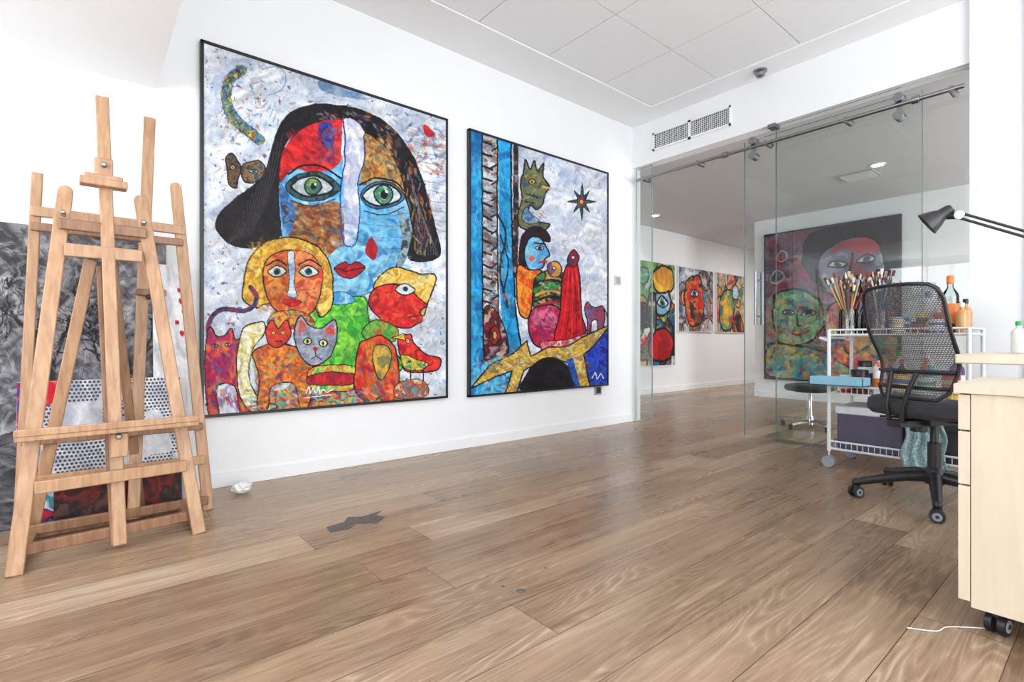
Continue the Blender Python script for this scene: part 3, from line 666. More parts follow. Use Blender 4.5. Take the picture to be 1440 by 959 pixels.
# ---- gallery paintings in the inner room
def randart(seed,nu,nv,w,h,pal,n=26,ol=2.0):
    rr=random.Random(seed); A=Art(nu,nv,((0,0),(w,0),(w,h),(0,h)),seed=seed,warp=3,ws=12)
    full=np.ones(A.X.shape,bool); A.mott(full,pal[:4],24)
    for i in range(n):
        cx,cy=rr.random()*w,rr.random()*h; r=w*(.05+.11*rr.random())
        cols=[rr.choice(pal),rr.choice(pal)]
        if rr.random()<.4: A.ell(cx,cy,r*.8,r*(.6+rr.random()*.6),cols,rr.random()*3,out=ol,sc=12)
        else: A.poly([(cx+r*(1+rr.random())*math.cos(t),cy+r*(1+rr.random())*math.sin(t)) for t in np.linspace(0,6.28,8,endpoint=False)],cols,out=ol,sc=12)
    for i in range(7):
        x,y=rr.random()*w,rr.random()*h; A.line([(x,y),(x+rr.uniform(-20,20),y+25),(x+rr.uniform(-30,30),y+50)],2.5,rr.choice(pal))
    A.dabs(260,9,3,pal,.5)
    return A
PA=[(50,130,110),(180,196,186),(90,160,60),(30,100,150),(200,30,30),(225,180,50),(235,235,225),(24,24,34),(220,100,40)]
A=randart(21,170,180,100,100,PA,n=30)
A.ell(78,38,14,14,[(170,205,220),(120,170,200)],out=3); A.eye(78,38,9,6,(50,120,110),out=2)
A.poly([(60,70),(90,66),(95,92),(62,95)],[(210,24,30),(150,16,26)],out=2.5); A.poly([(62,8),(92,4),(96,24),(70,28)],[(230,190,50),(200,120,40)],out=2.5)
A.poly([(56,36),(66,30),(68,64),(58,68)],[(220,215,190),(60,70,60)],out=2.5); A.finish()
hang('gallery_painting',A,(5.62,YN-.001,2.0),(1.58,0,0),(0,0,-1.58),(0,-1,0),fw=.006,framemat=TRIM)
PB=[(200,205,210),(150,160,180),(80,70,90),(190,170,140),(206,30,30),(230,140,40),(50,120,140),(24,22,30),(190,40,80)]
A=randart(33,130,130,100,100,PB,n=16)
A.poly([(25,20),(60,12),(72,60),(62,86),(30,90),(16,55)],[(206,30,30),(225,110,40),(40,30,50)],out=3); A.eye(44,40,11,7,(40,90,120),out=2.5); A.finish()
hang('gallery_painting.001',A,(7.30,YN-.001,2.0),(1.06,0,0),(0,0,-1.05),(0,-1,0),fw=.006,framemat=TRIM)
PC=[(205,205,195),(190,140,110),(210,190,150),(50,90,120),(206,30,30),(230,190,50),(50,150,120),(30,26,30),(230,100,50)]
A=randart(47,130,130,100,100,PC,n=16)
A.poly([(14,40),(50,26),(62,60),(50,92),(16,92)],[(224,50,36),(50,140,130),(225,170,50)],out=3); A.ell(66,30,12,14,[(190,205,215)],out=2.5); A.finish()
hang('gallery_painting.002',A,(8.47,YN-.001,2.0),(1.03,0,0),(0,0,-1.05),(0,-1,0),fw=.006,framemat=TRIM)
PD=[(96,70,84),(134,84,100),(76,70,86),(160,110,122),(180,34,60),(200,160,168),(56,110,140),(30,26,34),(96,150,90)]
A=Art(280,350,((0,0),(100,0),(100,128),(0,128)),seed=58,warp=3,ws=12); full=np.ones(A.X.shape,bool)
A.mott(full,PD[:4]+[(150,50,80)],26)
A.dabs(320,16,5,PD+[(190,120,136),(170,180,190)],.5)
A.poly([(36,4),(70,0),(99,2),(99,56),(90,50),(88,22),(66,12),(48,24),(44,44),(34,34)],[(20,16,22),(60,40,54)],out=1)
A.poly([(46,22),(66,12),(86,18),(92,40),(84,58),(66,64),(50,54),(44,38)],[(120,130,150),(170,60,76),(110,110,134),(190,184,190)],sc=14,out=2.5)
A.eye(58,32,7,3.5,(60,60,80),out=1.6); A.eye(78,31,7,3.5,(60,60,80),out=1.6); A.line([(68,24),(67,42),(71,44)],1.6,K); A.poly([(60,51),(69,48),(78,51),(69,56)],[(200,16,36)],out=1.6)
A.poly([(8,56),(30,50),(44,62),(46,86),(30,98),(10,92)],[(60,130,150),(120,180,110),(190,190,150)],sc=12,out=2)
A.eye(20,70,5,3,(40,60,90)); A.eye(36,71,5,3,(40,60,90)); A.line([(28,68),(27,80),(30,81)],1.4,K); A.line([(22,87),(29,89),(36,86)],2,(200,24,36))
A.poly([(50,70),(80,62),(98,72),(98,110),(70,118),(52,104)],[(60,96,160),(210,60,60),(234,170,70),(60,160,140)],sc=10,out=2)
A.poly([(4,98),(40,102),(70,118),(68,127),(4,127)],[(210,70,56),(60,150,176),(180,170,90),(60,60,110)],sc=10,out=2)
A.poly([(60,80),(72,74),(84,84),(80,100),(64,102)],[(214,60,50),(230,140,60)],out=2); A.eye(71,84,5,3,(40,90,90))
for c in ((14,20),(10,38),(20,106)): A.line([(c[0]+5*math.cos(t),c[1]+5*math.sin(t)) for t in np.linspace(0,6.28,12)],1.2,(205,195,195),alpha=.8)
A.dabs(420,9,3,[(214,50,70),(225,220,210),(50,140,166),(30,24,34),(230,170,60),(110,180,110)],.6,(0,55,100,128)); A.dabs(700,10,2.5,None,.5,gain=[.8,.9,1.12]); A.finish()
hang('framed_inner_painting',A,(7.479,3.35,2.31),(0,-1.6,0),(0,0,-2.05),(-1,0,0),fw=.02)

# ------------------------------------------------------------ leaning canvases
def lean(name,art,x0,x1,z1,yb,yt,th,edge):
    V=Vector((0,yt-yb,z1)); n=Vector((0,-z1,yt-yb)).normalized()
    loc=Vector(((x0+x1)/2,yb,0)); e=empty(name,loc)
    mb=MB('stretcher'); c=Vector((0,0,0))
    mb.beam(c+Vector((0,th/2+.001,.003)),c+V+Vector((0,th/2+.001,.003)),x1-x0,th,edge,face=tuple(n)); mb.done(.002,parent=e)
    off=n*.0012+Vector((0,.0,.003))
    TL=Vector((x0,yb,0))+V+off
    art.mesh('canvas',tuple(TL),(x1-x0,0,0),tuple(-V),e,tuple(loc)); return e
CANV=mat('canvas_edge',(225,222,215),.8)
A=Art(300,380,((0,0),(100,0),(100,130),(0,130)),seed=71,warp=3,ws=12); full=np.ones(A.X.shape,bool)
A.mott(full,[(84,84,90),(128,128,134),(100,100,106),(150,150,155),(76,76,82)],20)
A.dabs(900,7,1.8,[(50,50,54),(160,160,165),(110,110,116),(190,190,195),(66,66,70)],.6)
rr=random.Random(9)
def tree(x,y,ang,L,w):
    if L<3.5: return
    x2=x+math.cos(ang)*L; y2=y-math.sin(ang)*L; A.line([(x,y),(x2,y2)],w,(36,35,38),smooth=False)
    for k in range(2): tree(x2,y2,ang+rr.uniform(-.75,.75),L*rr.uniform(.66,.84),max(w*.66,.5))
tree(55,100,1.7,22,3.5); tree(36,104,1.9,19,2.6); tree(78,104,1.4,20,2.6); tree(90,96,1.7,17,2)
A.dabs(1100,5,1.6,[(60,60,64),(200,200,205),(44,44,48),(150,150,154)],.6,(0,0,100,90))
A.mott(full&(A.Y>90),[(54,54,57),(90,90,94),(70,70,74),(120,120,124)],10)
A.dabs(300,14,1.6,[(160,160,165),(40,40,44),(110,110,114)],.6,(0,90,100,130),0)
A.finish(.2,3)
lean('leaning_tree_photograph',A,-.62,.32,1.315,3.03,3.14,.02,CANV)
A=Art(280,280,((0,0),(100,0),(100,100),(0,100)),seed=75,warp=.6); full=np.ones(A.X.shape,bool)
A.mott(full,[(190,196,208),(228,230,234),(200,204,214)],20)
n2_=vnoise(A.X0,A.Y0,22,5)
gx=((A.X-8+(np.floor(A.Y/2.6)%2)*1.3)%2.6)-1.3; gy=(A.Y%2.6)-1.3
A.C[((gx**2+gy**2)<.85)&(n2_>.34)&(A.X>10)]=(70,76,98)
A.poly([(0,0),(10,0),(9,30),(12,60),(8,100),(0,100)],[(200,24,56),(50,56,146),(224,70,86),(26,26,56)],False,sc=10)
A.poly([(10,0),(24,0),(20,14),(11,18)],[(206,24,46),(230,120,130)],sc=6)
A.poly([(10,72),(50,66),(100,74),(100,100),(8,100)],[(200,36,56),(36,46,116),(225,225,230),(56,150,176),(206,150,56)],sc=9)
A.finish()
lean('leaning_honeycomb_canvas',A,-.22,.366,.62,2.95,3.03,.02,CANV)
A=Art(80,160,((0,0),(30,0),(30,130),(0,130)),seed=83,warp=1); full=np.ones(A.X.shape,bool)
A.mott(full,[(222,222,228),(238,238,242),(214,216,222)],14)
for (x,y) in ((25,20),(28,26),(22,32),(26,38),(24,14)): A.ell(x,y,2.2,1.6,(200,40,50))
A.finish()
lean('leaning_white_canvas',A,.26,.40,1.18,3.00,3.10,.018,CANV)
A=Art(120,50,((0,0),(100,0),(100,30),(0,30)),seed=88,warp=1); full=np.ones(A.X.shape,bool)
A.mott(full,[(60,26,26),(120,36,34),(40,30,34),(90,60,50)],10); A.finish()
lean('leaning_dark_canvas',A,-.10,.36,.17,2.90,2.925,.018,mat('dark_edge',(60,40,34),.7))

# ------------------------------------------------------------ easels
mb=MB('wooden_easel')
w=.048;d=.024
LL=((-.184,2.43,.0),(-.057,2.68,1.386)); RL=((.368,2.48,.0),(.184,2.68,1.391))
mb.beam(*LL,w,d,PINE); mb.beam(*RL,w,d,PINE)
for P in (LL,RL): mb.cyl(Vector(P[1])+Vector((0,-.012,0)),Vector(P[1])+Vector((0,.012,0)),.0238,PINE)
mb.beam((.105,2.475,.02),(.056,2.70,1.80),.044,.026,PINE)
mb.beam((.085,2.49,.02),(.045,2.69,1.10),.018,.05,PINED)
mb.beam((-.185,2.445,.47),(.36,2.47,.47),.03,.075,PINE)
mb.beam((-.185,2.41,.485),(.36,2.435,.485),.026,.012,PINE)
mb.beam((-.06,2.61,1.15),(.185,2.62,1.15),.05,.022,PINE)
mb.beam((-.075,2.62,1.25),(.20,2.64,1.25),.042,.02,PINED)
mb.beam((-.135,2.455,.285),(.325,2.50,.285),.045,.022,PINE)
mb.beam((-.16,2.475,.07),(.35,2.52,.07),.04,.022,PINED)
mb.beam((-.015,2.63,1.43),(.135,2.635,1.43),.03,.06,PINE); mb.beam((.0,2.615,1.45),(.12,2.62,1.45),.02,.03,PINE)
mb.box((.03,2.62,1.445),(.09,2.665,1.53),PINE); mb.cyl((.06,2.60,1.50),(.06,2.64,1.50),.010,STEEL)
mb.cyl((.10,2.43,.44),(.10,2.47,.44),.010,STEEL); mb.box((.075,2.45,.36),(.13,2.47,.45),PINE)
mb.beam((.02,2.71,1.13),(-.168,2.85,.0),w*.9,d,PINE)
mb.beam((.085,2.70,1.15),(.20,2.86,.0),.035,.022,PINED)
for x,y in ((-.18,2.45),(.36,2.50)): mb.beam((x,y,.028),(x*.93+.01,y+.36,.028),.035,.028,PINED,face=(0,0,1))
mb.beam((-.165,2.80,.03),(.345,2.84,.03),.035,.026,PINED)
mb.cyl((-.062,2.59,1.29),(-.062,2.67,1.29),.008,STEEL); mb.cyl((.19,2.60,1.29),(.19,2.68,1.29),.008,STEEL)
mb.done(.004)
mb=MB('wooden_easel')
mb.beam((-.20,2.795,0),(-.150,2.915,1.50),.036,.022,PINE); mb.beam((.452,2.80,0),(.335,2.91,1.53),.046,.024,PINE)
mb.cyl((.335,2.898,1.53),(.335,2.922,1.53),.0228,PINE)
mb.beam((.165,2.80,.02),(.235,2.93,1.84),.045,.026,PINE)
mb.beam((-.17,2.885,1.335),(.37,2.885,1.325),.042,.02,PINE); mb.beam((-.17,2.875,1.27),(.36,2.875,1.265),.034,.02,PINED)
mb.beam((-.19,2.80,.40),(.43,2.81,.40),.03,.06,PINED); mb.beam((-.19,2.80,.24),(.44,2.80,.24),.04,.02,PINE)
mb.beam((-.2,2.79,.05),(.45,2.79,.05),.04,.024,PINED)
mb.beam((.18,2.86,1.02),(.29,2.87,1.02),.03,.05,PINED); mb.cyl((.226,2.83,1.0),(.226,2.9,1.0),.012,BLACK)
mb.done(.004)

# ------------------------------------------------------------ office chair
def meshback():
    m=bpy.data.materials.new('chair_mesh_fabric'); m.use_nodes=True; nt=m.node_tree;N=nt.nodes;L=nt.links; b=N['Principled BSDF']
    b.inputs['Base Color'].default_value=(.10,.10,.11,1); b.inputs['Roughness'].default_value=.55
    tc=N.new('ShaderNodeTexCoord'); br=N.new('ShaderNodeTexBrick'); mp=N.new('ShaderNodeMapping')
    mp.inputs['Rotation'].default_value=(math.pi/2,0,0)
    L.new(tc.outputs['Object'],mp.inputs[0]); L.new(mp.outputs[0],br.inputs['Vector'])
    br.inputs['Scale'].default_value=1; br.inputs['Brick Width'].default_value=.011; br.inputs['Row Height'].default_value=.009; br.inputs['Mortar Size'].default_value=.0018
    t=N.new('ShaderNodeBsdfTransparent'); x=N.new('ShaderNodeMixShader')
    mt=N.new('ShaderNodeMath'); mt.operation='MAXIMUM'; mt.inputs[1].default_value=.38; L.new(br.outputs['Fac'],mt.inputs[0])
    L.new(mt.outputs[0],x.inputs[0]); L.new(t.outputs[0],x.inputs[1]); L.new(b.outputs[0],x.inputs[2]); L.new(x.outputs[0],N['Material Output'].inputs[0]); return m
MESHB=meshback()
def castor(mb,x,y,ang,r=.027,hub=RUB,body=BPLAST):
    c=Vector((x,y,0)); d=Vector((math.cos(ang),math.sin(ang),0))
    for s_ in (-1,1):
        a=c+d*s_*.006+Vector((0,0,r)); b=c+d*s_*.022+Vector((0,0,r)); mb.cyl(a,b,r,body,seg=24)
        mb.cyl(b,b+d*s_*.002,r*.62,hub,seg=20); mb.cyl(b,b+d*s_*.004,r*.25,body,seg=12)
    mb.cyl(c+Vector((0,0,r)),c+Vector((0,0,r*2+.014)),.009,body); mb.cyl(c+Vector((0,0,r*1.7)),c+Vector((0,0,r*2.2)),.018,body)
def chair(loc,rot,base=0):
    e=empty('office_chair',loc); e.rotation_euler[2]=rot
    mb=MB('base')
    for k in range(5):
        a=base+k*2*math.pi/5; c,s_=math.cos(a),math.sin(a)
        P=[(.03*c,.03*s_,.135),(.12*c,.12*s_,.128),(.24*c,.24*s_,.100),(.33*c,.33*s_,.078)]
        ws=[.03,.026,.021,.018]
        for i in range(3):
            mb.cyl(P[i],P[i+1],ws[i],BPLAST,r2=ws[i+1],seg=12)
        mb.sph(P[3],.019,BPLAST,seg=12)
        castor(mb,.33*c,.33*s_,a+1.1+k,r=.029)
    mb.lathe((0,0,0),[(0,.10),(.04,.10),(.048,.125),(.042,.165),(.028,.18),(.028,.30),(.024,.30),(.018,.31),(.018,.42),(0,.42)],BPLAST)
    mb.done(parent=e)
    mb=MB('seat')
    rings=[(.0,.430),(.72,.430),(.93,.438),(.99,.455),(1.0,.475),(.985,.493),(.93,.506),(.8,.510),(.5,.504),(0,.498)]
    prev=None; n=40; i=mb.mi(SEATF)
    for sc,z in rings:
        ring=[]
        for k in range(n):
            t=2*math.pi*k/n; ct,st=math.cos(t),math.sin(t)
            x=.245*math.copysign(abs(ct)**.62,ct)*sc; y=.235*math.copysign(abs(st)**.62,st)*sc
            zz=z-.03*max(0,(y-.12)/.12)**2+.016*(x/.24)**2*(1 if z>.48 else 0)
            ring.append(mb.bm.verts.new((x,y,zz)))
        if prev:
            for k in range(n): f=mb.bm.faces.new((prev[k],prev[(k+1)%n],ring[(k+1)%n],ring[k])); f.material_index=i
        prev=ring
    mb.done(parent=e)
    mb=MB('mechanism'); mb.box((-.07,-.12,.395),(.07,.10,.435),BPLAST); mb.box((-.035,-.26,.39),(.035,-.08,.42),BPLAST)
    mb.tube([(.05,.03,.41),(.16,.04,.405),(.25,.05,.40)],.007,BPLAST); mb.sph((.26,.05,.40),.014,BPLAST)
    mb.tube([(-.05,-.03,.41),(-.16,-.04,.405),(-.24,-.05,.40)],.007,BPLAST)
    mb.cyl((0,-.10,.36),(0,-.10,.40),.035,BPLAST)
    mb.done(.006,parent=e)
    def bp(u,v):
        z=.525+.535*v; w=.182+.016*math.sin(v*math.pi*.9)-.022*(1-v)**2
        y=-.205+.062*math.exp(-((v-.30)/.22)**2)-.070*v*v+.045*u*u
        z-= .018*abs(u)**3*(v>.9)
        return Vector((u*w,y,z))
    mb=MB('backrest_mesh'); i=mb.mi(MESHB); nu,nv=16,24
    G=[[mb.bm.verts.new(bp(-1+2*a/nu,b_/nv)) for a in range(nu+1)] for b_ in range(nv+1)]
    for b_ in range(nv):
        for a in range(nu): f=mb.bm.faces.new((G[b_][a],G[b_][a+1],G[b_+1][a+1],G[b_+1][a])); f.material_index=i
    mb.done(parent=e)
    mb=MB('backrest_frame')
    loop=[bp(-1,k/14) for k in range(1,14)]+[bp(-.93,.99)]+[bp(-1+2*k/10,1)+Vector((0,0,.006)) for k in range(1,10)]+[bp(.93,.99)]+[bp(1,1-k/14) for k in range(1,14)]+[bp(1-2*k/10,0) for k in range(1,10)]
    mb.tube(loop,.0085,BPLAST,closed=True,seg=10)
    mb.tube([bp(-1+2*k/10,.24)+Vector((0,-.026+.012*abs(-1+2*k/10),0)) for k in range(11)],.010,BPLAST,seg=8)
    mb.tube([bp(-1+2*k/10,.10)+Vector((0,-.012,0)) for k in range(11)],.008,BPLAST,seg=8)
    for sx in (-1,1):
        mb.tube([(sx*.02,-.20,.40),(sx*.03,-.25,.42),(sx*.04,-.255,.49),(sx*.05,-.225,.58),(sx*.06,-.195,.65)],.011,BPLAST)
    mb.done(parent=e); return e
chair((3.215,.622,0),-2.0,base=2.85)

# ------------------------------------------------------------ trolley and studio clutter
cx0,cx1,cy0,cy1=3.65,4.06,.56,1.235
mb=MB('utility_trolley')
for x in (cx0,cx1):
    for y in (cy0,cy1):
        mb.cyl((x,y,.10),(x,y,.86),.011,WMETAL)
        mb.cyl((x,y,.05),(x,y,.10),.008,CHROME)
        for s_ in (-1,1): mb.cyl((x+s_*.008,y,.036),(x+s_*.020,y,.036),.036,RUB,seg=24)
        mb.sph((x,y,.862),.013,WMETAL,seg=10)
for zs,lip in ((.115,.05),(.465,.05),(.835,.035)):
    mb.box((cx0,cy0,zs-.004),(cx1,cy1,zs+.004),WMETAL)
    for z in (zs+.004,zs+lip):
        mb.cyl((cx0,cy0,z),(cx0,cy1,z),.006,WMETAL,seg=10); mb.cyl((cx1,cy0,z),(cx1,cy1,z),.006,WMETAL,seg=10)
        mb.cyl((cx0,cy0,z),(cx1,cy0,z),.006,WMETAL,seg=10); mb.cyl((cx0,cy1,z),(cx1,cy1,z),.006,WMETAL,seg=10)
    k=cy0+.04
    while k<cy1: mb.cyl((cx0,k,zs),(cx0,k,zs+lip),.002,WMETAL,seg=6); k+=.03
mb.tube([(cx0,cy1,.80),(cx0,cy1+.05,.82),(cx1,cy1+.05,.82),(cx1,cy1,.80)],.008,WMETAL)
mb.done()
BR=[mat('brush_wood_%d'%i,c,.4) for i,c in enumerate(((196,140,84),(170,40,36),(40,44,60),(214,196,150),(50,96,130),(120,70,40)))]
BH=[mat('bristle_%d'%i,c,.9) for i,c in enumerate(((90,60,40),(210,190,150),(60,50,50),(150,60,50),(235,230,220)))]
TURPS=mat('turps',(150,130,110),.3)
def brushjar(x,y,z,r,h,n,seed):
    rr=random.Random(seed); mb=MB('brush_jar')
    mb.lathe((x,y,z),[(0,.002),(r,.002),(r,.01),(r,h*.85),(r*.9,h),(r*.86,h),(r*.94,h*.84),(r*.94,.012),(0,.012)],JAR)
    mb.lathe((x,y,z),[(0,.013),(r*.92,.013),(r*.92,h*.35),(0,h*.35)],TURPS)
    for i in range(n):
        a=rr.random()*6.28; q=rr.random(); b0=Vector((x-math.cos(a)*r*.5*q,y-math.sin(a)*r*.5*q,z+.02))
        L=rr.uniform(.22,.34); d=Vector((math.cos(a)*q*.46,math.sin(a)*q*.46,1)).normalized()
        t=b0+d*L; mb.cyl(b0,t,.003,rr.choice(BR),r2=.0045,seg=7); mb.cyl(t,t+d*.02,.006,STEEL,seg=8); 
        mb.cyl(t+d*.02,t+d*.055,.007,rr.choice(BH),r2=.002 if rr.random()<.5 else .009,seg=8)
    mb.done()
zt=.841
brushjar(3.73,1.15,zt,.052,.16,34,1); brushjar(3.84,1.05,zt,.055,.17,36,2); brushjar(3.73,.99,zt,.052,.15,34,3); brushjar(3.92,1.17,zt,.045,.14,22,5)
def bottle(name,x,y,z,r,h,body,cap,capfrac=.14,neck=.35):
    mb=MB(name); hb=h*(1-capfrac)
    mb.lathe((x,y,z),[(0,0),(r*.94,0),(r,.006),(r,hb*.72),(r*.9,hb*.80),(r*neck,hb*.93),(r*neck,hb),(0,hb)],body)
    mb.lathe((x,y,z+hb),[(0,0),(r*neck*1.2,0),(r*neck*1.2,h*capfrac*.9),(r*neck*.9,h*capfrac),(0,h*capfrac)],cap)
    if r>.03: mb.lathe((x,y,z),[(r*1.015,hb*.2),(r*1.02,hb*.2),(r*1.02,hb*.6),(r*1.015,hb*.6)],cap)
    mb.done()
def tub(name,x,y,z,r,h,body,cap):
    mb=MB(name); mb.lathe((x,y,z),[(0,0),(r*.95,0),(r,.005),(r,h*.82),(0,h*.82)],body); mb.lathe((x,y,z+h*.8),[(0,0),(r*1.05,0),(r*1.05,h*.18),(r*.98,h*.2),(0,h*.2)],cap)
    mb.lathe((x,y,z),[(r*1.01,h*.2),(r*1.02,h*.2),(r*1.02,h*.6),(r*1.01,h*.6)],cap); mb.done()
cW=mat('plastic_white',(228,228,226),.35);cR=mat('plastic_red',(190,35,35),.35);cO=mat('plastic_orange',(225,120,40),.35);cB=mat('plastic_blue',(40,100,170),.35)
cBr=mat('amber_glass',(90,45,22),.15,coat=.5);cG=mat('plastic_green',(40,160,70),.35);cT=mat('teal_plastic',(80,180,190),.4);cK=mat('plastic_black',(25,25,28),.35);cY=mat('plastic_yellow',(225,190,50),.35);cLB=mat('tray_blue',(130,184,206),.4);cP=mat('bag_purple',(90,60,120),.6)
cTan=mat('oil_amber',(200,150,90),.2,coat=.4)
bottle('solvent_bottle',3.78,.66,zt,.040,.33,JAR,cO); bottle('varnish_bottle',3.92,.73,zt,.032,.24,cW,cR); bottle('oil_bottle',3.72,.60,zt,.028,.17,cTan,cW)
bottle('oil_bottle',3.88,.61,zt,.03,.20,cTan,cK); bottle('oil_bottle',3.97,.80,zt,.03,.26,cW,cB); bottle('oil_bottle',3.99,.66,zt,.03,.22,cBr,cW)
tub('paint_tub',3.72,.71,zt,.034,.08,cB,cW); tub('paint_tub',3.75,.80,zt,.034,.07,cR,cK); tub('paint_tub',3.72,.89,zt,.03,.09,cY,cW); tub('paint_tub',3.85,.90,zt,.036,.10,cW,cB); tub('paint_tub',3.97,.96,zt,.034,.11,cT,cW); tub('paint_tub',3.84,.80,zt,.03,.12,cK,cY); tub('paint_tub',3.96,1.05,zt,.034,.10,cO,cW)
zm=.471
tub('pigment_jar',3.73,1.09,zm,.046,.15,cBr,cK); bottle('glue_bottle',3.72,.98,zm,.034,.20,cW,cO); tub('paint_tub',3.80,1.18,zm,.04,.11,cR,cW)
bottle('spray_bottle',3.86,1.02,zm,.035,.24,cW,cB); tub('paint_tub',3.73,.88,zm,.042,.13,cB,cY); bottle('ink_bottle',3.84,.90,zm,.03,.22,cK,cR); tub('paint_tub',3.74,.76,zm,.044,.12,cG,cW); bottle('glue_bottle',3.84,.76,zm,.034,.22,cT,cW); tub('paint_tub',3.74,.65,zm,.04,.14,cY,cR); tub('paint_tub',3.94,1.12,zm,.04,.20,cW,cK);bottle('ink_bottle',3.95,.66,zm,.036,.25,cP,cW)
bottle('ink_bottle',3.96,.94,zm,.036,.27,cW,cG); bottle('glue_bottle',3.95,.80,zm,.034,.26,cO,cW); bottle('spray_bottle',3.95,1.02,zm,.03,.28,cTan,cK)
mb=MB('storage_tray'); tz=.530
mb.box((3.48,1.00,tz),(3.62,1.29,tz+.007),cLB)
for a,b in (((3.48,1.0),(3.487,1.29)),((3.613,1.0),(3.62,1.29)),((3.48,1.0),(3.62,1.007)),((3.48,1.283),(3.62,1.29))): mb.box((a[0],a[1],tz),(b[0],b[1],tz+.05),cLB)
for y in (1.06,1.2): mb.box((3.615,y,tz-.004),(3.655,y+.012,tz),STEEL)
mb.done(.002)
GBX=mat('box_charcoal',(60,58,62),.6)
mb=MB('storage_box'); mb.box((3.68,.86,.121),(4.02,1.20,.36),mat('box_plum',(74,70,92),.5)); mb.box((3.67,.85,.34),(4.03,1.21,.39),mat('box_lid',(208,212,218),.4)); mb.done(.008)
mb=MB('storage_box'); mb.box((3.68,.58,.121),(4.0,.83,.31),GBX); mb.box((3.67,.575,.30),(4.01,.835,.345),GBX); mb.box((3.676,.66,.19),(3.68,.76,.25),cW); mb.done(.006)
tub('paint_tub',3.76,.70,.347,.04,.08,cR,cY)
CL=mat('patterned_cloth',(150,176,178),.9,var=.5,scale=90)
mb=MB('patterned_cloth'); i=mb.mi(CL); nu,nv=24,22
G=[[mb.bm.verts.new((3.61-.012*math.sin(a*1.1+b*.15)-.02*(b/nv),.74+.16*(a/nu-.5)*(1+.35*b/nv)+.01*math.sin(b*.5),.42-.36*b/nv)) for a in range(nu+1)] for b in range(nv+1)]
for b in range(nv):
    for a in range(nu): f=mb.bm.faces.new((G[b][a],G[b][a+1],G[b+1][a+1],G[b+1][a])); f.material_index=i
mb.done(solid=.003)

# stool in the inner room
e=MB('swivel_stool')
e.lathe((5.15,1.90,0),[(0,.33),(.12,.33),(.20,.345),(.215,.37),(.20,.395),(.14,.405),(0,.40)],SEATF,seg=32)
e.lathe((5.15,1.90,0),[(0,.03),(.03,.03),(.03,.10),(.018,.12),(.018,.33),(0,.33)],CHROME)
for k in range(5):
    a=k*1.2566+.3; e.beam((5.15,1.90,.07),(5.15+.24*math.cos(a),1.90+.24*math.sin(a),.045),.03,.02,CHROME,face=(0,0,1)); e.cyl((5.15+.24*math.cos(a),1.90+.24*math.sin(a),0),(5.15+.24*math.cos(a),1.90+.24*math.sin(a),.045),.018,BPLAST)
e.done()

# ------------------------------------------------------------ drawer pedestal, desk, lamp
mb=MB('drawer_pedestal')
X0,X1=1.87,2.28
mb.box((X0+.0,-.30,.07),(X1,.283,.655),MAPLE)
mb.box((X0-.0,.285,.085),(X1,.310,.40),MAPLE); mb.box((X0-.0,.285,.405),(X1,.310,.55),MAPLE); mb.box((X0,.285,.555),(X1,.310,.652),MAPLE)
mb.box((X0-.012,-.32,.656),(X1+.01,.318,.682),MAPLE)
mb.box((X0+.01,.284,.0+.09),(X1-.01,.287,.65),PINED)
for z in (.48,.37,.60): mb.box((X0+.13,.310,z-.006),(X1-.13,.326,z+.006),STEEL)
for x in (X0+.055,X1-.055):
    for y in (-.25,.235): castor(mb,x,y,1.35,r=.028); mb.box((x-.02,y-.02,.062),(x+.02,y+.02,.072),STEEL)
mb.done(.003)
mb=MB('writing_desk')
mb.box((2.33,-1.2,.722),(3.05,.395,.754),MAPLE)
for x in (2.42,2.99):
    mb.box((x-.02,-1.15,.0),(x+.02,-1.11,.722),WMETAL)
    mb.box((x-.02,-.10,0),(x+.02,-.06,.722),WMETAL)
mb.box((2.42,-1.14,.64),(2.99,-1.12,.70),WMETAL)
mb.done(.004)
tub('paint_tub',2.62,.22,.755,.03,.09,cW,cG); bottle('glue_bottle',2.72,.275,.755,.022,.12,cW,cG); tub('paint_tub',2.55,.15,.755,.035,.06,cR,cW)
mb=MB('desk_lamp')
base=Vector((2.78,-.30,.755)); elbow=Vector((2.70,-.15,.97)); head=Vector((2.515,.41,1.268))
mb.lathe(base,[(0,0),(.09,0),(.09,.012),(.08,.02),(.015,.024),(.015,.05),(0,.05)],BPLAST)
mb.cyl(base+Vector((0,0,.04)),elbow,.007,BPLAST); mb.sph(elbow,.018,BPLAST)
off=Vector((0,0,.010))
mb.cyl(elbow+off,head+off,.005,BPLAST,seg=10); mb.cyl(elbow-off,head-off,.005,BPLAST,seg=10)
mb.cyl(head-Vector((.02,0,0)),head+Vector((.02,0,0)),.015,CHROME); 
mb.beam(head,head+Vector((-.01,.05,.005)),.018,.018,BPLAST)
ax=Vector((-.12,.66,-.46)).normalized(); R=ax.to_track_quat('Z','Y').to_matrix()
hp=head+Vector((-.012,.052,.012))
mb.lathe(hp,[(0,-.036),(.015,-.036),(.020,-.024),(.022,.0),(.034,.022),(.047,.054),(.045,.056),(.032,.026),(.018,.0),(0,-.005)],BPLAST,R=R)
mb.sph(hp+ax*.03,.017,cW); mb.done()

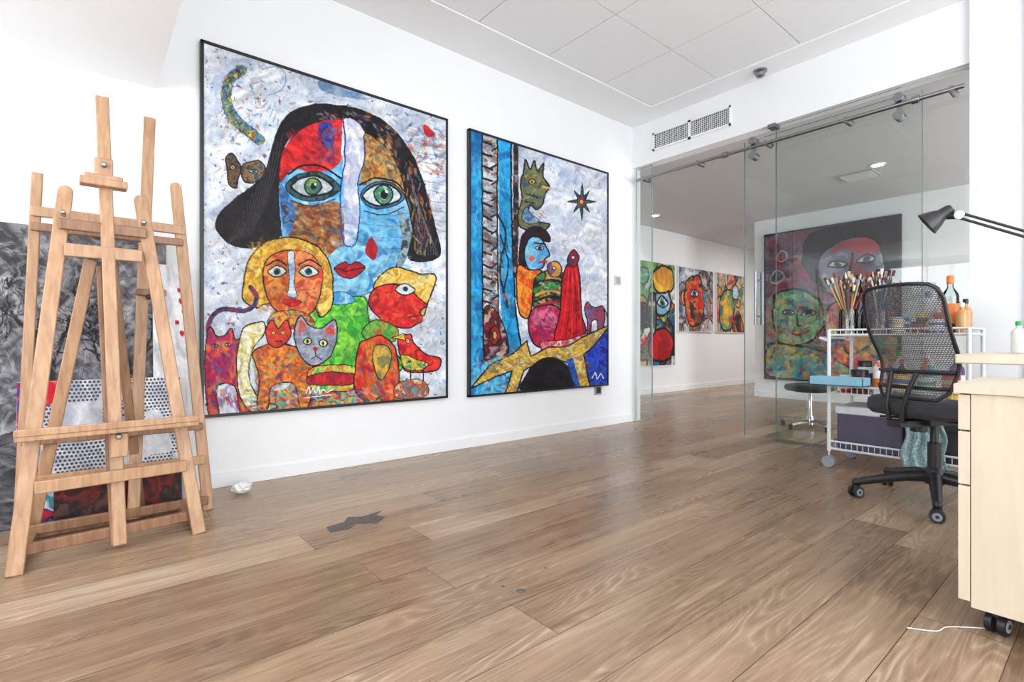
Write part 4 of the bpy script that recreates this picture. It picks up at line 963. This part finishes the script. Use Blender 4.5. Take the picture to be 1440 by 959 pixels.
# ------------------------------------------------------------ floor odds and ends
mb=MB('crumpled_paper'); r=bmesh.ops.create_icosphere(mb.bm,subdivisions=3,radius=.042,matrix=Matrix.Translation((.635,2.985,.033))@Matrix.Diagonal((1.2,.9,.8,1)))
rn=random.Random(3)
for v in r['verts']:
    c=Vector((.635,2.985,.033)); d=v.co-c; v.co=c+d*(1+rn.uniform(-.16,.12)); v.co.z=max(v.co.z,.002)
mb._set(r['verts'],cW); mb.done()
TAR=mat('dried_paint',(92,86,82),.7,var=.35,scale=60)
def patch(name,cx,cy,pts,m,z=.0015):
    mb=MB(name); vs=[mb.bm.verts.new((cx+x,cy+y,z)) for x,y in pts]; f=mb.bm.faces.new(vs); f.material_index=mb.mi(m)
    r=bmesh.ops.extrude_face_region(mb.bm,geom=[f]); 
    for v in r['geom']:
        if isinstance(v,bmesh.types.BMVert): v.co.z=.0003
    return mb.done()
patch('dried_paint_patch',.93,2.19,[(-.14,-.05),(-.06,-.06),(-.02,-.02),(.06,-.07),(.12,-.02),(.10,.03),(.15,.07),(.04,.05),(-.01,.085),(-.05,.03),(-.13,.02)],TAR)
mb=MB('paint_drips')
for x,y,r in ((1.076,1.25,.015),(1.05,1.31,.006),(1.7,2.4,.006),(1.25,1.32,.005),(.75,1.5,.004),(2.3,1.7,.006)):
    mb.cyl((x,y,.0003),(x,y,.0018),r,TAR,r2=r*.8,seg=11)
mb.done()
mb=MB('white_cable'); P=smoothp([(1.76,.40,.003),(1.80,.345,.003),(1.85,.33,.003),(1.90,.285,.003),(1.96,.22,.003)],False,6); mb.tube([tuple(q) for q in P],.0016,cW); mb.done()

# ------------------------------------------------------------ light
w=bpy.data.worlds.new('sky'); S.world=w; w.use_nodes=True; nt=w.node_tree
bg=nt.nodes['Background']; bg.inputs[0].default_value=(.86,.93,1.0,1); bg.inputs[1].default_value=2.0
def area(name,loc,rot,sx,sy,power,col=(1,1,1)):
    l=bpy.data.lights.new(name,'AREA'); l.shape='RECTANGLE'; l.size=sx; l.size_y=sy; l.energy=power; l.color=col
    o=link(bpy.data.objects.new(name,l)); o.location=loc; o.rotation_euler=rot; return o
hp_=math.pi/2
area('window_daylight_west',(WX-.02,(wy0+wy1)/2,(wz0+wz1)/2),(0,-hp_,0),wz1-wz0-.1,wy1-wy0-.1,42,(.97,.985,1))
area('window_daylight_south',((sx0+sx1)/2,SY-.02,(sz0+sz1)/2),(hp_,0,0),sx1-sx0-.1,sz1-sz0-.1,98,(.98,.99,1))
area('ceiling_fill',(1.6,-2.3,1.0),(math.pi,0,0),2.2,.8,62,(.98,.99,1))  # unseen fill added behind the camera, aimed up to brighten the ceiling
area('inner_room_fill',(5.95,SY-.02,1.3),(hp_,0,0),2.4,1.9,130,(.96,.98,1))  # added unseen fill, set in the opening to light the inner room
area('corridor_fill',(8.9,2.6,2.50),(0,0,0),1.6,1.6,45,(1,.98,.96))  # added fill, hidden behind the inner wall to brighten the corridor
for x,y in ((5.96,1.59),(6.02,4.18),(5.96,-.8)):
    l=bpy.data.lights.new('downlight_lamp','SPOT'); l.energy=30; l.spot_size=2.2; l.spot_blend=.8; l.shadow_soft_size=.05; l.color=(1,.95,.88)
    o=link(bpy.data.objects.new('downlight_lamp',l)); o.location=(x,y,GT-.03)

# ------------------------------------------------------------ camera
c=bpy.data.cameras.new('camera'); c.lens=18.11; c.sensor_width=36; c.clip_start=.05
co=link(bpy.data.objects.new('camera',c)); co.location=(0,0,.8); co.rotation_euler=(math.pi/2,0,-math.radians(39.7)); S.camera=co
